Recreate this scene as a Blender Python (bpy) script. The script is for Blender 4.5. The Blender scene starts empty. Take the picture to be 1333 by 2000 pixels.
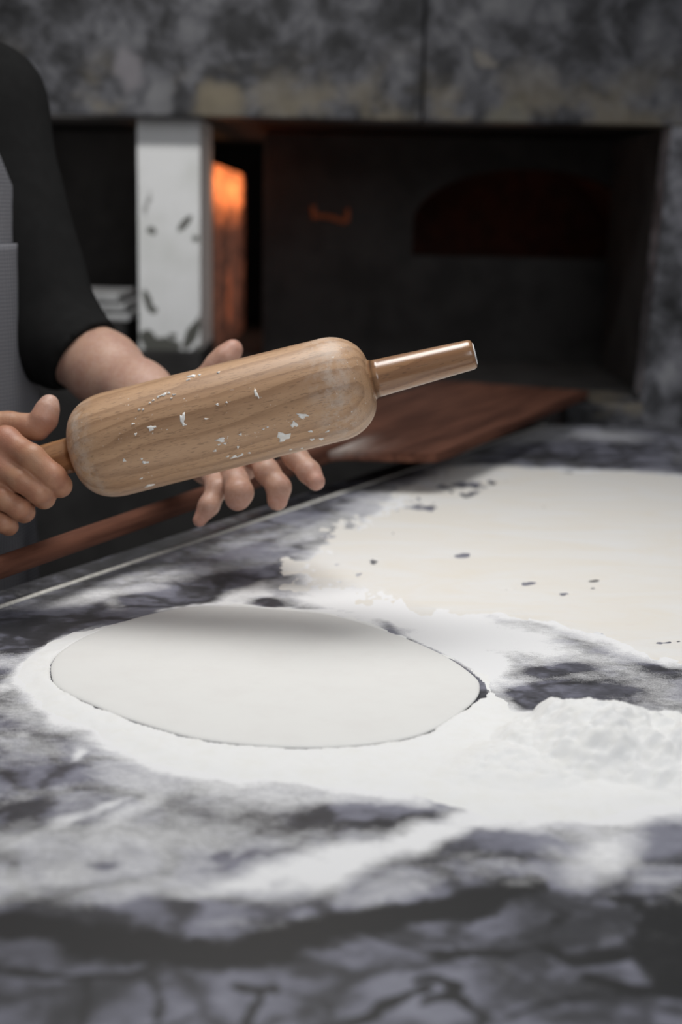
import bpy, bmesh, math, random
import numpy as np
from mathutils import Vector, Matrix

S = bpy.context.scene
COL = S.collection

# ------------------------------------------------------------------ camera
F_PX, PITCH, ROLL, CAM_Z = 2778.0, math.radians(12.2), math.radians(1.1), 1.26
_r = np.array([1, 0, 0.0]); FW = np.array([0, math.cos(PITCH), -math.sin(PITCH)])
_u = np.array([0, math.sin(PITCH), math.cos(PITCH)])
RT = _r * math.cos(ROLL) + _u * math.sin(ROLL)
UP = _u * math.cos(ROLL) - _r * math.sin(ROLL)
CP = np.array([0, 0, CAM_Z])
TOP = 0.90                                    # countertop height


def ray(px, py):
    return FW + RT * ((px - 666.5) / F_PX) + UP * ((1000 - py) / F_PX)


def und(px, py, d):                           # point at depth d
    return CP + ray(px, py) * d


def unz(px, py, z=TOP):                       # point on a level plane
    d = ray(px, py)
    return CP + d * ((z - CAM_Z) / d[2])


def uny(px, py, y):                           # point on a frontal plane
    d = ray(px, py)
    return CP + d * (y / d[1])


cam = bpy.data.cameras.new('camera')
cam.sensor_fit = 'VERTICAL'; cam.sensor_height = 36.0; cam.sensor_width = 24.0
cam.lens = F_PX * 36 / 2000
cam.clip_start = 0.05; cam.clip_end = 30
cam.dof.use_dof = True; cam.dof.focus_distance = 1.14; cam.dof.aperture_fstop = 4.0
co = bpy.data.objects.new('camera', cam); COL.objects.link(co)
m3 = Matrix((RT, UP, -FW)).transposed()
co.matrix_world = Matrix.Translation(CP) @ m3.to_4x4()
S.camera = co

# ------------------------------------------------------------------ light and exposure
S.view_settings.view_transform = 'Standard'; S.view_settings.look = 'None'
S.view_settings.gamma = 1.0; S.view_settings.use_curve_mapping = False
S.view_settings.exposure = 0.0
W = bpy.data.worlds.new('world'); S.world = W; W.use_nodes = True
W.node_tree.nodes['Background'].inputs[0].default_value = (0.93, 0.95, 1.0, 1)
W.node_tree.nodes['Background'].inputs[1].default_value = 0.21


def area(name, loc, target, size, power, color=(1, 1, 1)):
    l = bpy.data.lights.new(name, 'AREA'); l.shape = 'RECTANGLE'
    l.size, l.size_y = size; l.energy = power; l.color = color
    o = bpy.data.objects.new(name, l); COL.objects.link(o); o.location = loc
    o.rotation_euler = (Vector(target) - Vector(loc)).to_track_quat('-Z', 'Y').to_euler()
    return o


l_ = area('ceiling_lamp_light', (-0.10, 1.40, 2.10), (0.10, 1.16, 0.9), (0.70, 0.48), 5.3, (1.0, 0.985, 0.96)); l_.data.spread = math.radians(120)
l_ = area('oven_lamp_light', (-0.30, 1.35, 2.50), (-0.33, 2.68, 1.20), (0.30, 0.20), 2.0, (1.0, 0.99, 0.97)); l_.data.spread = math.radians(62)
area('window_light', (1.1, -1.6, 2.5), (0.0, 1.6, 1.0), (1.6, 1.4), 26, (0.95, 0.97, 1.0))


def warm(name, loc, power, r, color, target=None, spread=60):
    l = bpy.data.lights.new(name, 'SPOT' if target is not None else 'POINT')
    l.energy = power; l.shadow_soft_size = r; l.color = color
    o = bpy.data.objects.new(name, l); COL.objects.link(o); o.location = loc
    if target is not None:
        l.spot_size = math.radians(spread); l.spot_blend = 1.0
        o.rotation_euler = (Vector(target) - Vector(loc)).to_track_quat('-Z', 'Y').to_euler()
    return o


# ------------------------------------------------------------------ numpy noise
def _hash(ix, iy, iz, seed):
    n = (ix * 374761393 + iy * 668265263 + iz * 2147483647 + seed * 1274126177) & 0xFFFFFFFF
    n = ((n ^ (n >> 13)) * 1274126177) & 0xFFFFFFFF
    n = n ^ (n >> 16)
    return (n & 0xFFFF) / 65535.0


def vnoise(x, y, z=0.0, seed=0):
    x, y, z = np.broadcast_arrays(np.asarray(x, float), np.asarray(y, float), np.asarray(z, float))
    fx, fy, fz = np.floor(x), np.floor(y), np.floor(z)
    tx, ty, tz = x - fx, y - fy, z - fz
    ix, iy, iz = fx.astype(np.int64), fy.astype(np.int64), fz.astype(np.int64)
    tx, ty, tz = [t * t * (3 - 2 * t) for t in (tx, ty, tz)]
    r = 0
    for dx in (0, 1):
        for dy in (0, 1):
            for dz in (0, 1):
                w = (tx if dx else 1 - tx) * (ty if dy else 1 - ty) * (tz if dz else 1 - tz)
                r = r + w * _hash(ix + dx, iy + dy, iz + dz, seed)
    return r


def fbm(x, y, z=0.0, octaves=4, seed=0):
    a, s, r = 0.5, 0.0, 0.0
    for o in range(octaves):
        r = r + a * vnoise(np.asarray(x) * 2 ** o, np.asarray(y) * 2 ** o, np.asarray(z) * 2 ** o, seed + o)
        s += a; a *= 0.5
    return r / s


def sstep(a, b, x):
    t = np.clip((x - a) / (b - a), 0, 1)
    return t * t * (3 - 2 * t)


# ------------------------------------------------------------------ object helpers
def mesh_obj(name, verts, faces, mat, parent=None, smooth=True, attrs=None):
    me = bpy.data.meshes.new(name)
    me.from_pydata(np.asarray(verts).tolist(), [], np.asarray(faces).tolist() if isinstance(faces, np.ndarray) else faces)
    if attrs:
        for k, v in attrs.items():
            a = me.attributes.new(k, 'FLOAT', 'POINT'); a.data.foreach_set('value', np.asarray(v, np.float32))
    me.update()
    if smooth:
        me.polygons.foreach_set('use_smooth', [True] * len(me.polygons))
    o = bpy.data.objects.new(name, me); COL.objects.link(o)
    if mat: me.materials.append(mat)
    if parent: o.parent = parent
    return o


def bm_obj(name, bm, mat, parent=None, smooth=False):
    bmesh.ops.recalc_face_normals(bm, faces=bm.faces)
    me = bpy.data.meshes.new(name); bm.to_mesh(me); bm.free()
    if smooth: me.polygons.foreach_set('use_smooth', [True] * len(me.polygons))
    o = bpy.data.objects.new(name, me); COL.objects.link(o)
    if mat: me.materials.append(mat)
    if parent: o.parent = parent
    return o


def tag(o, label=None, cat=None, group=None, kind=None):
    if label: o['label'] = label
    if cat: o['category'] = cat
    if group: o['group'] = group
    if kind: o['kind'] = kind
    return o


def empty(name, loc=(0, 0, 0)):
    o = bpy.data.objects.new(name, None); COL.objects.link(o); o.location = loc
    o.empty_display_size = 0.05
    return o


def box_bm(lo, hi, bevel=0.0, seg=2, bm=None):
    own = bm is None
    bm = bm or bmesh.new()
    r = bmesh.ops.create_cube(bm, size=1)
    for v in r['verts']:
        v.co = Vector([lo[i] + (v.co[i] + 0.5) * (hi[i] - lo[i]) for i in range(3)])
    if bevel:
        es = list({e for v in r['verts'] for e in v.link_edges})
        bmesh.ops.bevel(bm, geom=es, offset=bevel, segments=seg, affect='EDGES', profile=0.6)
    return bm


def prism_bm(pts, z0, z1, bevel=0.0, seg=2):
    bm = bmesh.new()
    f = bm.faces.new([bm.verts.new((p[0], p[1], z0)) for p in pts])
    r = bmesh.ops.extrude_face_region(bm, geom=[f])
    for g in r['geom']:
        if isinstance(g, bmesh.types.BMVert): g.co.z = z1
    bmesh.ops.recalc_face_normals(bm, faces=bm.faces)
    if bevel:
        bmesh.ops.bevel(bm, geom=list(bm.edges), offset=bevel, segments=seg, affect='EDGES', profile=0.6)
    return bm


def lathe(name, prof, mat, parent=None, n=96):
    """prof: (x, r) along local X."""
    vs, fs = [], []
    for (x, r) in prof:
        for k in range(n):
            a = 2 * math.pi * k / n
            vs.append((x, r * math.cos(a), r * math.sin(a)))
    for i in range(len(prof) - 1):
        for k in range(n):
            k2 = (k + 1) % n
            fs.append((i * n + k, (i + 1) * n + k, (i + 1) * n + k2, i * n + k2))
    fs.append(tuple(range(n))[::-1]); fs.append(tuple((len(prof) - 1) * n + k for k in range(n)))
    bm = bmesh.new(); bv = [bm.verts.new(v) for v in vs]
    for f in fs: bm.faces.new([bv[i] for i in f])
    return bm_obj(name, bm, mat, parent, smooth=True)


# ------------------------------------------------------------------ materials
def new_mat(name):
    m = bpy.data.materials.new(name); m.use_nodes = True
    nt = m.node_tree; b = nt.nodes['Principled BSDF']
    return m, nt, b


class NT:
    """small node builder"""
    def __init__(s, nt): s.nt = nt
    def n(s, typ, ins=None, **kw):
        nd = s.nt.nodes.new(typ)
        for k, v in kw.items(): setattr(nd, k, v)
        for k, v in (ins or {}).items(): s.put(nd.inputs[k], v)
        return nd
    def put(s, sock, v):
        if hasattr(v, 'is_linked') or isinstance(v, bpy.types.NodeSocket): s.nt.links.new(v, sock)
        else:
            if isinstance(v, (tuple, list)) and len(v) == 3 and sock.type == 'RGBA': v = (*v, 1)
            sock.default_value = v
    def math(s, op, a, b=0.0, c=0.0, clamp=False):
        nd = s.n('ShaderNodeMath', operation=op, use_clamp=clamp)
        for i, v in enumerate((a, b, c)): s.put(nd.inputs[i], v)
        return nd.outputs[0]
    def mix(s, f, a, b):
        nd = s.n('ShaderNodeMix', data_type='RGBA')
        s.put(nd.inputs[0], f); s.put(nd.inputs[6], a); s.put(nd.inputs[7], b)
        return nd.outputs[2]
    def coord(s, out='Object'): return s.n('ShaderNodeTexCoord').outputs[out]
    def mapping(s, vec, scale=(1, 1, 1), rot=(0, 0, 0), loc=(0, 0, 0)):
        return s.n('ShaderNodeMapping', {'Vector': vec, 'Scale': scale, 'Rotation': rot, 'Location': loc}).outputs[0]
    def noise(s, vec, scale, detail=4, rough=0.55, dist=0.0, color=False):
        nd = s.n('ShaderNodeTexNoise', {'Vector': vec, 'Scale': scale, 'Detail': detail, 'Roughness': rough, 'Distortion': dist})
        return nd.outputs[1 if color else 0]
    def remap(s, v, a, b, c=0.0, d=1.0, smooth=True):
        nd = s.n('ShaderNodeMapRange', interpolation_type='SMOOTHSTEP' if smooth else 'LINEAR')
        for i, x in enumerate((v, a, b, c, d)): s.put(nd.inputs[i], x)
        return nd.outputs[0]
    def ramp(s, v, stops):
        nd = s.n('ShaderNodeValToRGB'); s.put(nd.inputs[0], v)
        el = nd.color_ramp.elements
        while len(el) < len(stops): el.new(0.5)
        for e, (p, c) in zip(el, stops): e.position = p; e.color = (*c, 1)
        return nd.outputs[0]
    def bump(s, h, strength=0.3, dist=0.002):
        return s.n('ShaderNodeBump', {'Strength': strength, 'Distance': dist, 'Height': h}).outputs[0]
    def attr(s, name): return s.n('ShaderNodeAttribute', attribute_name=name).outputs['Fac']


def plain(name, color, rough=0.6, metal=0.0, noise=None, bump=0.0, scale=40, spec=0.5):
    m, nt, b = new_mat(name); N = NT(nt)
    b.inputs['Roughness'].default_value = rough; b.inputs['Metallic'].default_value = metal
    b.inputs['Specular IOR Level'].default_value = spec
    c = N.coord()
    t = N.noise(c, scale, 5)
    c2 = noise or tuple(x * 0.7 for x in color)
    N.put(b.inputs['Base Color'], N.mix(N.remap(t, 0.35, 0.65), color, c2))
    if bump: N.put(b.inputs['Normal'], N.bump(t, bump, 0.003))
    return m


def marble_counter_mat():
    m, nt, b = new_mat('dusted_marble'); N = NT(nt)
    c = N.coord()
    warp = N.n('ShaderNodeVectorMath', {0: c, 1: N.n('ShaderNodeVectorMath', {0: N.noise(c, 14, 4, color=True), 3: 0.075}, operation='SCALE').outputs[0]}, operation='ADD').outputs[0]
    st = N.mapping(warp, (1.0, 1.15, 1), (0, 0, math.radians(-8)))
    vor = N.n('ShaderNodeTexVoronoi', {'Vector': st, 'Scale': 13.0, 'Randomness': 1.0}, feature='DISTANCE_TO_EDGE').outputs[0]
    veins = N.remap(N.math('ADD', vor, N.math('MULTIPLY', N.math('SUBTRACT', N.noise(c, 45, 4, 0.6), 0.5), 0.30)), 0.0, 0.17)
    clouds = N.remap(N.noise(st, 9.0, 5, 0.6), 0.34, 0.62)
    fine = N.noise(N.mapping(c, (1, 1.6, 1), (0, 0, math.radians(25))), 70, 5, 0.65)
    veins = N.math('MULTIPLY_ADD', veins, 0.6, 0.4)
    light = N.math('MULTIPLY', veins, N.math('ADD', N.math('MULTIPLY', clouds, 0.62), 0.38))
    light = N.math('MULTIPLY', light, N.remap(fine, 0.15, 0.6, 0.55, 1.0))
    light = N.math('MULTIPLY', light, N.math('SUBTRACT', 1.0, N.remap(N.math('ADD', N.attr('vein'), N.math('MULTIPLY', N.math('SUBTRACT', N.noise(c, 60, 5, 0.65), 0.5), 0.9)), 0.25, 0.7)))
    marble = N.ramp(light, [(0.0, (0.022, 0.022, 0.023)), (0.30, (0.065, 0.065, 0.074)), (0.65, (0.185, 0.187, 0.23)), (1.0, (0.28, 0.283, 0.34))])
    # flour film on top: painted amount broken up by noise
    d = N.attr('dust')
    s1 = N.noise(N.mapping(warp, (1, 1.5, 1), (0, 0, math.radians(12))), 34, 6, 0.66)
    s3 = N.noise(N.mapping(c, (1, 2.0, 1), (0, 0, math.radians(-14))), 130, 6, 0.72, 0.4)
    s2 = N.noise(c, 750, 3, 0.7)
    s = N.math('ADD', N.math('MULTIPLY', N.math('SUBTRACT', s1, 0.5), 0.75), N.math('MULTIPLY', N.math('SUBTRACT', s2, 0.5), 0.75))
    s = N.math('ADD', s, N.math('MULTIPLY', N.math('SUBTRACT', s3, 0.5), 0.62))
    lev = N.math('ADD', d, s)
    film = N.remap(lev, 0.16, 0.98, smooth=False)
    col = N.mix(film, marble, (0.90, 0.90, 0.905))
    N.put(b.inputs['Base Color'], col)
    N.put(b.inputs['Roughness'], N.remap(film, 0.0, 0.6, 0.38, 0.9))
    b.inputs['Specular IOR Level'].default_value = 0.35
    N.put(b.inputs['Normal'], N.bump(N.math('ADD', film, N.math('MULTIPLY', s2, 0.3)), 0.25, 0.001))
    return m


def marble_wall_mat(name, gain=1.0, beige=1.0):
    m, nt, b = new_mat(name); N = NT(nt)
    c = N.coord()
    warp = N.n('ShaderNodeVectorMath', {0: c, 1: N.n('ShaderNodeVectorMath', {0: N.noise(c, 9, 3, color=True), 3: 0.10}, operation='SCALE').outputs[0]}, operation='ADD').outputs[0]
    wm = N.mapping(warp, (1, 1, 1.0), (0, math.radians(-35), 0))
    a = N.noise(wm, 15.0, 7, 0.68)
    bl = N.noise(c, 4.0, 3, 0.5)
    v = N.math('ADD', N.math('MULTIPLY', a, 0.75), N.math('MULTIPLY', bl, 0.3))
    g = gain
    col = N.ramp(v, [(0.40, (0.022 * g, 0.022 * g, 0.023 * g)), (0.50, (0.065 * g, 0.065 * g, 0.070 * g)), (0.585, (0.16 * g, 0.16 * g, 0.175 * g)), (0.68, (0.27 * g, 0.27 * g, 0.28 * g))])
    # beige stains in a band near the lower edge, on the stone itself
    st = N.remap(N.noise(N.mapping(c, (1, 1, 1.3)), 7.0, 4, 0.6), 0.50, 0.66)
    z = N.n('ShaderNodeSeparateXYZ', {0: c}).outputs[2]
    low = N.remap(z, 1.40, 1.56, 1.0, 0.0)
    st = N.math('MULTIPLY', N.math('MULTIPLY', st, low), 0.8 * beige)
    col = N.mix(st, col, (0.30 * g, 0.26 * g, 0.19 * g))
    if beige:
        for (px, py, rx, ry, cc) in [(1045, 208, 52, 44, (.30, .28, .22)), (485, 150, 45, 34, (.30, .255, .18)), (570, 200, 70, 22, (.28, .25, .19)), (920, 226, 60, 14, (.27, .25, .19)), (300, 75, 26, 34, (.33, .31, .33)), (368, 130, 24, 34, (.26, .26, .27)), (1010, 62, 18, 18, (.36, .33, .29))]:
            p = uny(px, py, 2.62); k = 2.62 / F_PX
            e = N.mapping(warp, (1 / (rx * k), 0.0, 1 / (ry * k)), loc=(-p[0] / (rx * k), 0, -p[2] / (ry * k)))
            L = N.n('ShaderNodeVectorMath', {0: e}, operation='LENGTH').outputs[1]
            f = N.remap(N.math('ADD', L, N.math('MULTIPLY', N.math('SUBTRACT', a, 0.5), 1.6)), 0.6, 1.3, 0.75, 0.0)
            col = N.mix(f, col, tuple(x * g for x in cc))
    N.put(b.inputs['Base Color'], col)
    b.inputs['Roughness'].default_value = 0.55
    b.inputs['Specular IOR Level'].default_value = 0.2
    N.put(b.inputs['Normal'], N.bump(a, 0.25, 0.004))
    return m


def flour_mat(name, color, tint, scale=60, bump=0.25):
    m, nt, b = new_mat(name); N = NT(nt)
    c = N.coord()
    t = N.noise(c, scale, 5, 0.65)
    g = N.noise(c, 700, 3, 0.7)
    N.put(b.inputs['Base Color'], N.mix(N.remap(t, 0.4, 0.75), color, tint))
    b.inputs['Roughness'].default_value = 0.95
    b.inputs['Specular IOR Level'].default_value = 0.05
    N.put(b.inputs['Normal'], N.bump(N.math('ADD', N.math('MULTIPLY', t, 0.6), N.math('MULTIPLY', g, 0.4)), bump, 0.002))
    return m


def beech_mat(name, base=(0.54, 0.33, 0.185), dark=(0.29, 0.155, 0.075), dusty=True, rough=0.46, seed=0.0, ends=(0.0, 0.0)):
    m, nt, b = new_mat(name); N = NT(nt)
    c = N.coord()
    slow = N.noise(N.mapping(c, (5, 22, 22), loc=(seed, 0, 0)), 1.0, 3, 0.5, color=True)
    w = N.n('ShaderNodeVectorMath', {0: c, 1: N.n('ShaderNodeVectorMath', {0: slow, 3: 0.042}, operation='SCALE').outputs[0]}, operation='ADD').outputs[0]
    mp = N.mapping(w, (1, 1, 1), (0, math.radians(4.5), math.radians(-3)), (0.0, 0.046, 0.012))
    sx = N.n('ShaderNodeSeparateXYZ', {0: mp})
    r = N.math('SQRT', N.math('ADD', N.math('MULTIPLY', sx.outputs[1], sx.outputs[1]), N.math('MULTIPLY', sx.outputs[2], sx.outputs[2])))
    fr = N.math('FRACT', N.math('MULTIPLY', r, 82.0))
    ring = N.math('MULTIPLY', N.remap(fr, 0.35, 0.93), N.remap(fr, 0.93, 1.0, 1.0, 0.0))
    streak = N.noise(N.mapping(c, (6, 130, 130)), 1.0, 5, 0.6)
    fleck = N.noise(N.mapping(c, (140, 1000, 1000)), 1.0, 2, 0.5)
    fl = N.remap(fleck, 0.58, 0.66)
    big = N.remap(N.noise(N.mapping(c, (4, 30, 30)), 1.0, 3, 0.5), 0.45, 0.68)
    f = N.math('ADD', N.math('MULTIPLY_ADD', big, 0.22, N.math('MULTIPLY', ring, 0.46)), N.math('MULTIPLY', N.remap(streak, 0.3, 0.75), 0.36), clamp=True)
    col = N.mix(f, base, dark)
    col = N.mix(N.math('MULTIPLY', fl, 0.45), col, tuple(x * 0.55 for x in dark))
    if dusty:
        x = N.n('ShaderNodeSeparateXYZ', {0: c}).outputs[0]
        e0 = N.remap(N.math('ABSOLUTE', N.math('SUBTRACT', x, 0.020)), 0.0, 0.022, 1.0, 0.0)
        e1 = N.remap(N.math('ABSOLUTE', N.math('SUBTRACT', x, 0.246)), 0.0, 0.030, 1.0, 0.0)
        e = N.math('MAXIMUM', e0, e1)
        nz = N.noise(c, 95, 5, 0.7)
        dust = N.math('MULTIPLY', e, N.remap(nz, 0.36, 0.66))
        sp = N.math('MULTIPLY', N.remap(N.noise(N.mapping(c, (1, 1.2, 1.2)), 300, 3, 0.6), 0.66, 0.72), N.remap(N.noise(c, 26, 2), 0.47, 0.62))
        col = N.mix(N.math('MULTIPLY', dust, 0.42), col, (0.66, 0.60, 0.54))
        col = N.mix(N.math('MULTIPLY', sp, 0.8), col, (0.78, 0.75, 0.70))
        N.put(b.inputs['Roughness'], N.remap(dust, 0, 1, rough, 0.8))
    else:
        b.inputs['Roughness'].default_value = rough
    N.put(b.inputs['Base Color'], col)
    b.inputs['Specular IOR Level'].default_value = 0.6
    b.inputs['Coat Weight'].default_value = 0.30 if dusty else 0.5; b.inputs['Coat Roughness'].default_value = 0.38 if dusty else 0.2
    N.put(b.inputs['Normal'], N.bump(N.math('SUBTRACT', 1.0, fl), 0.12, 0.0006))
    return m


def skin_mat():
    m, nt, b = new_mat('skin'); N = NT(nt)
    c = N.coord()
    a = N.noise(c, 45, 4, 0.6)
    col = N.mix(N.remap(a, 0.35, 0.7), (0.455, 0.240, 0.140), (0.37, 0.165, 0.094))
    red = N.attr('red'); pale = N.attr('floury')  # floury: flour on the hands, plus painted light on the forearm
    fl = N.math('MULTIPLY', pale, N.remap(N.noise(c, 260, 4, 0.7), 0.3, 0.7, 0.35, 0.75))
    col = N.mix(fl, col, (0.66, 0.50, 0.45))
    col = N.mix(N.math('MULTIPLY', red, 0.6), col, (0.46, 0.18, 0.13))
    cr = N.attr('crease')
    col = N.mix(N.math('MULTIPLY', cr, 0.5), col, (0.22, 0.10, 0.06))
    N.put(b.inputs['Base Color'], col)
    b.inputs['Roughness'].default_value = 0.48
    b.inputs['Specular IOR Level'].default_value = 0.5
    b.inputs['Subsurface Weight'].default_value = 0.12
    b.inputs['Subsurface Radius'].default_value = (0.012, 0.004, 0.002)
    b.inputs['Subsurface Scale'].default_value = 0.5
    v = N.n('ShaderNodeTexVoronoi', {'Vector': c, 'Scale': 900.0}).outputs[0]
    N.put(b.inputs['Normal'], N.bump(N.math('ADD', v, N.math('MULTIPLY', N.noise(c, 300, 4, 0.6), 1.5)), 0.16, 0.0008))
    return m


def apron_mat():
    m, nt, b = new_mat('checked_cloth'); N = NT(nt)
    c = N.coord('UV')
    sx = N.n('ShaderNodeSeparateXYZ', {0: c})
    def stripe(v): return N.remap(N.math('SINE', N.math('MULTIPLY', v, 2 * math.pi / 0.0042)), -0.3, 0.3)
    f = N.math('MULTIPLY', N.math('ADD', stripe(sx.outputs[0]), stripe(sx.outputs[1])), 0.5)
    N.put(b.inputs['Base Color'], N.mix(f, (0.06, 0.06, 0.068), (0.27, 0.27, 0.29)))
    b.inputs['Roughness'].default_value = 0.9; b.inputs['Specular IOR Level'].default_value = 0.1
    return m


def paint_mat():
    m, nt, b = new_mat('chipped_white_paint'); N = NT(nt)
    c = N.coord()
    n1 = N.noise(c, 9, 5, 0.6)
    d = N.attr('chip')
    nz = N.noise(N.mapping(c, (1, 1, 1), (0, math.radians(30), 0)), 30, 5, 0.65)
    chip = N.remap(N.math('ADD', d, N.math('MULTIPLY', N.math('SUBTRACT', nz, 0.5), 0.9)), 0.42, 0.62)
    col = N.mix(N.remap(n1, 0.4, 0.7), (0.78, 0.78, 0.775), (0.68, 0.685, 0.665))
    col = N.mix(chip, col, (0.09, 0.09, 0.078))
    N.put(b.inputs['Base Color'], col); b.inputs['Roughness'].default_value = 0.5
    N.put(b.inputs['Normal'], N.bump(chip, -0.3, 0.004))
    return m


def brick_mat(name, a, bcol, mortar, scale=1.0):
    m, nt, b = new_mat(name); N = NT(nt)
    c = N.coord()
    nz = N.noise(N.mapping(c, (1, 0.2, 1)), 26, 6, 0.7)
    col = N.mix(N.remap(nz, 0.36, 0.62), a, bcol)
    N.put(b.inputs['Base Color'], col); b.inputs['Roughness'].default_value = 0.8
    N.put(b.inputs['Normal'], N.bump(nz, 0.5, 0.01))
    return m


M_MARBLE = marble_counter_mat()
M_LINTEL = marble_wall_mat('mottled_marble', 0.62)
M_JAMB = marble_wall_mat('dark_marble', 1.35, 0.0)
M_SOOT = plain('soot_black', (0.046, 0.044, 0.043), 0.95, spec=0.1, scale=12)
M_FLOOR = plain('dark_floor', (0.02, 0.02, 0.02), 0.8, spec=0.2, scale=8)
M_FLOUR = flour_mat('white_flour', (0.92, 0.92, 0.91), (0.90, 0.895, 0.865))
M_CREAM = flour_mat('cream_flour', (0.82, 0.775, 0.69), (0.83, 0.815, 0.785), 22, 0.15)
_n = NT(M_CREAM.node_tree); _c = _n.coord(); _b = M_CREAM.node_tree.nodes['Principled BSDF']
_t = _n.noise(_n.mapping(_c, (1, 2.4, 1), (0, 0, math.radians(14))), 6, 6, 0.66, 1.2)
_k = _n.mix(_n.remap(_t, 0.30, 0.75), (0.83, 0.82, 0.80), (0.82, 0.775, 0.70))
_k = _n.mix(_n.remap(_n.noise(_n.mapping(_c, (1, 3, 1)), 40, 5, 0.65, 0.8), 0.55, 0.75, 0, 0.4), _k, (0.80, 0.745, 0.695))
_n.put(_b.inputs['Base Color'], _k)
M_DOUGH = flour_mat('raw_dough', (0.83, 0.825, 0.80), (0.81, 0.80, 0.775), 30, 0.06)
M_PIN = beech_mat('beech_wood')
M_HANDLE = beech_mat('oiled_beech', (0.40, 0.215, 0.10), (0.21, 0.095, 0.04), dusty=False, rough=0.28, seed=3.0)
M_SKIN = skin_mat()
M_SHIRT = plain('black_cotton', (0.017, 0.017, 0.017), 0.95, spec=0.03, scale=60, noise=(0.015, 0.015, 0.015))
M_TROUSER = plain('black_twill', (0.02, 0.02, 0.022), 0.95, spec=0.08)
M_SHOE = plain('black_leather', (0.02, 0.02, 0.02), 0.5)
M_HAIR = plain('dark_hair', (0.02, 0.014, 0.01), 0.6, scale=120)
M_APRON = apron_mat()
M_PAINT = paint_mat()
M_TRAY = plain('pale_metal', (0.42, 0.42, 0.42), 0.5, spec=0.3)
M_BRICK = brick_mat('red_fire_brick', (0.36, 0.17, 0.11), (0.10, 0.05, 0.04), (0.1, 0.05, 0.03))


def peel_mat():
    m, nt, b = new_mat('worn_red_brown_wood'); N = NT(nt)
    c = N.coord()
    st = N.noise(N.mapping(c, (5, 60, 60)), 1.0, 5, 0.6)
    col = N.mix(N.remap(st, 0.3, 0.7), (0.15, 0.064, 0.041), (0.06, 0.024, 0.016))
    d = N.math('MULTIPLY', N.attr('dust'), N.remap(N.noise(N.mapping(c, (8, 30, 30)), 1.0, 5, 0.65), 0.3, 0.7))
    col = N.mix(d, col, (0.62, 0.55, 0.5))
    N.put(b.inputs['Base Color'], col); b.inputs['Roughness'].default_value = 0.75
    b.inputs['Specular IOR Level'].default_value = 0.10
    return m


M_PEEL = peel_mat()

# ------------------------------------------------------------------ the setting
bm = box_bm((-3, -1.2, -0.1), (3, 4.6, 0)); tag(bm_obj('floor', bm, M_FLOOR), kind='structure')
bm = box_bm((-3, 4.4, 0), (3, 4.6, 3.0)); tag(bm_obj('wall_back', bm, M_SOOT), kind='structure')

# ------------------------------------------------------------------ pizza oven (built in, far side)
YF = 2.62
oven = empty('pizza_oven', (0.1, YF, 0))
tag(oven, 'dark built-in pizza oven with mottled marble lintel across the background', 'oven')
OI = Matrix.Translation((-0.1, -YF, 0))


def oven_part(name, bm, mat, smooth=False):
    o = bm_obj(name, bm, mat, oven, smooth)
    o.matrix_parent_inverse = OI
    return o


zb = uny(666, 233, YF)[2]                      # underside of the lintel
xj = uny(828, 120, YF)[0]
oven_part('lintel_slab', box_bm((-1.5, YF, zb), (xj - 0.0015, YF + 0.10, 2.05), 0.004), M_LINTEL)
oven_part('lintel_slab', box_bm((xj + 0.0015, YF + 0.001, zb), (1.5, YF + 0.10, 2.05), 0.004), M_LINTEL)
oven_part('smoke_hood', box_bm((-1.5, YF + 0.101, zb + 0.01), (1.5, 4.39, 2.0)), M_SOOT)
# plinth under the opening
oven_part('plinth', box_bm((-1.5, YF + 0.03, 0.0), (0.56, 3.19, 0.925), 0.006), M_SOOT)
# white post
oven_part('post_base', box_bm((uny(262, 450, 2.68)[0], 2.66, 0.9255), (uny(391, 450, 2.68)[0] + 0.004, 2.93, 0.985), 0.004), M_SOOT)
px0 = uny(270, 450, 2.68)[0]; px1 = uny(391, 450, 2.68)[0]
zp0 = 0.9855
gx, gz = np.meshgrid(np.linspace(0, 1, 40), np.linspace(0, 1, 120))
PD = 0.24
W1, W2 = (px1 - px0), PD
us = np.concatenate([np.linspace(0, W1, 40), W1 + np.linspace(0.004, W2, 30)])
zs = np.linspace(zp0, zb - 0.001, 120)
vs, chip = [], []
def chip_px(px, py):
    d = 0.0
    for (cx, cy, rx, ry, ang, amt) in [(362, 435, 24, 7, -48, 1.0), (383, 466, 9, 7, 0, .9), (287, 400, 12, 38, 12, .62), (297, 452, 14, 10, 30, .6), (288, 585, 9, 32, -18, .85),
                                       (300, 606, 8, 8, 0, 1), (340, 655, 14, 8, 0, .7), (375, 655, 13, 40, 25, 1.0), (320, 680, 45, 22, 10, 1.0), (290, 660, 22, 20, 0, .75), (392, 330, 7, 90, 0, .5), (390, 690, 30, 30, 0, .7)]:
        a = math.radians(ang); dx, dy = px - cx, py - cy
        u = (dx * math.cos(a) + dy * math.sin(a)) / rx; w = (-dx * math.sin(a) + dy * math.cos(a)) / ry
        d = max(d, amt * math.exp(-(u * u + w * w) * 0.8))
    return d
def proj(p):
    q = np.asarray(p) - CP; d = q @ FW
    return 666.5 + F_PX * (q @ RT) / d, 1000 - F_PX * (q @ UP) / d
ring_pts = [(px0, 2.68)] + []
def post_xy(u):
    if u <= W1: return px0 + u, 2.68
    return px1, 2.68 + (u - W1)
for z in zs:
    for u in us:
        x, y = post_xy(u)
        vs.append((x, y, z))
        if u <= W1: chip.append(chip_px(*proj((x, y, z))))
        else: chip.append(0.30 + 0.1 * (z < 1.03))
nu = len(us); fs = []
for j in range(len(zs) - 1):
    for i in range(nu - 1):
        fs.append((j * nu + i, j * nu + i + 1, (j + 1) * nu + i + 1, (j + 1) * nu + i))
b0 = len(vs)
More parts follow.
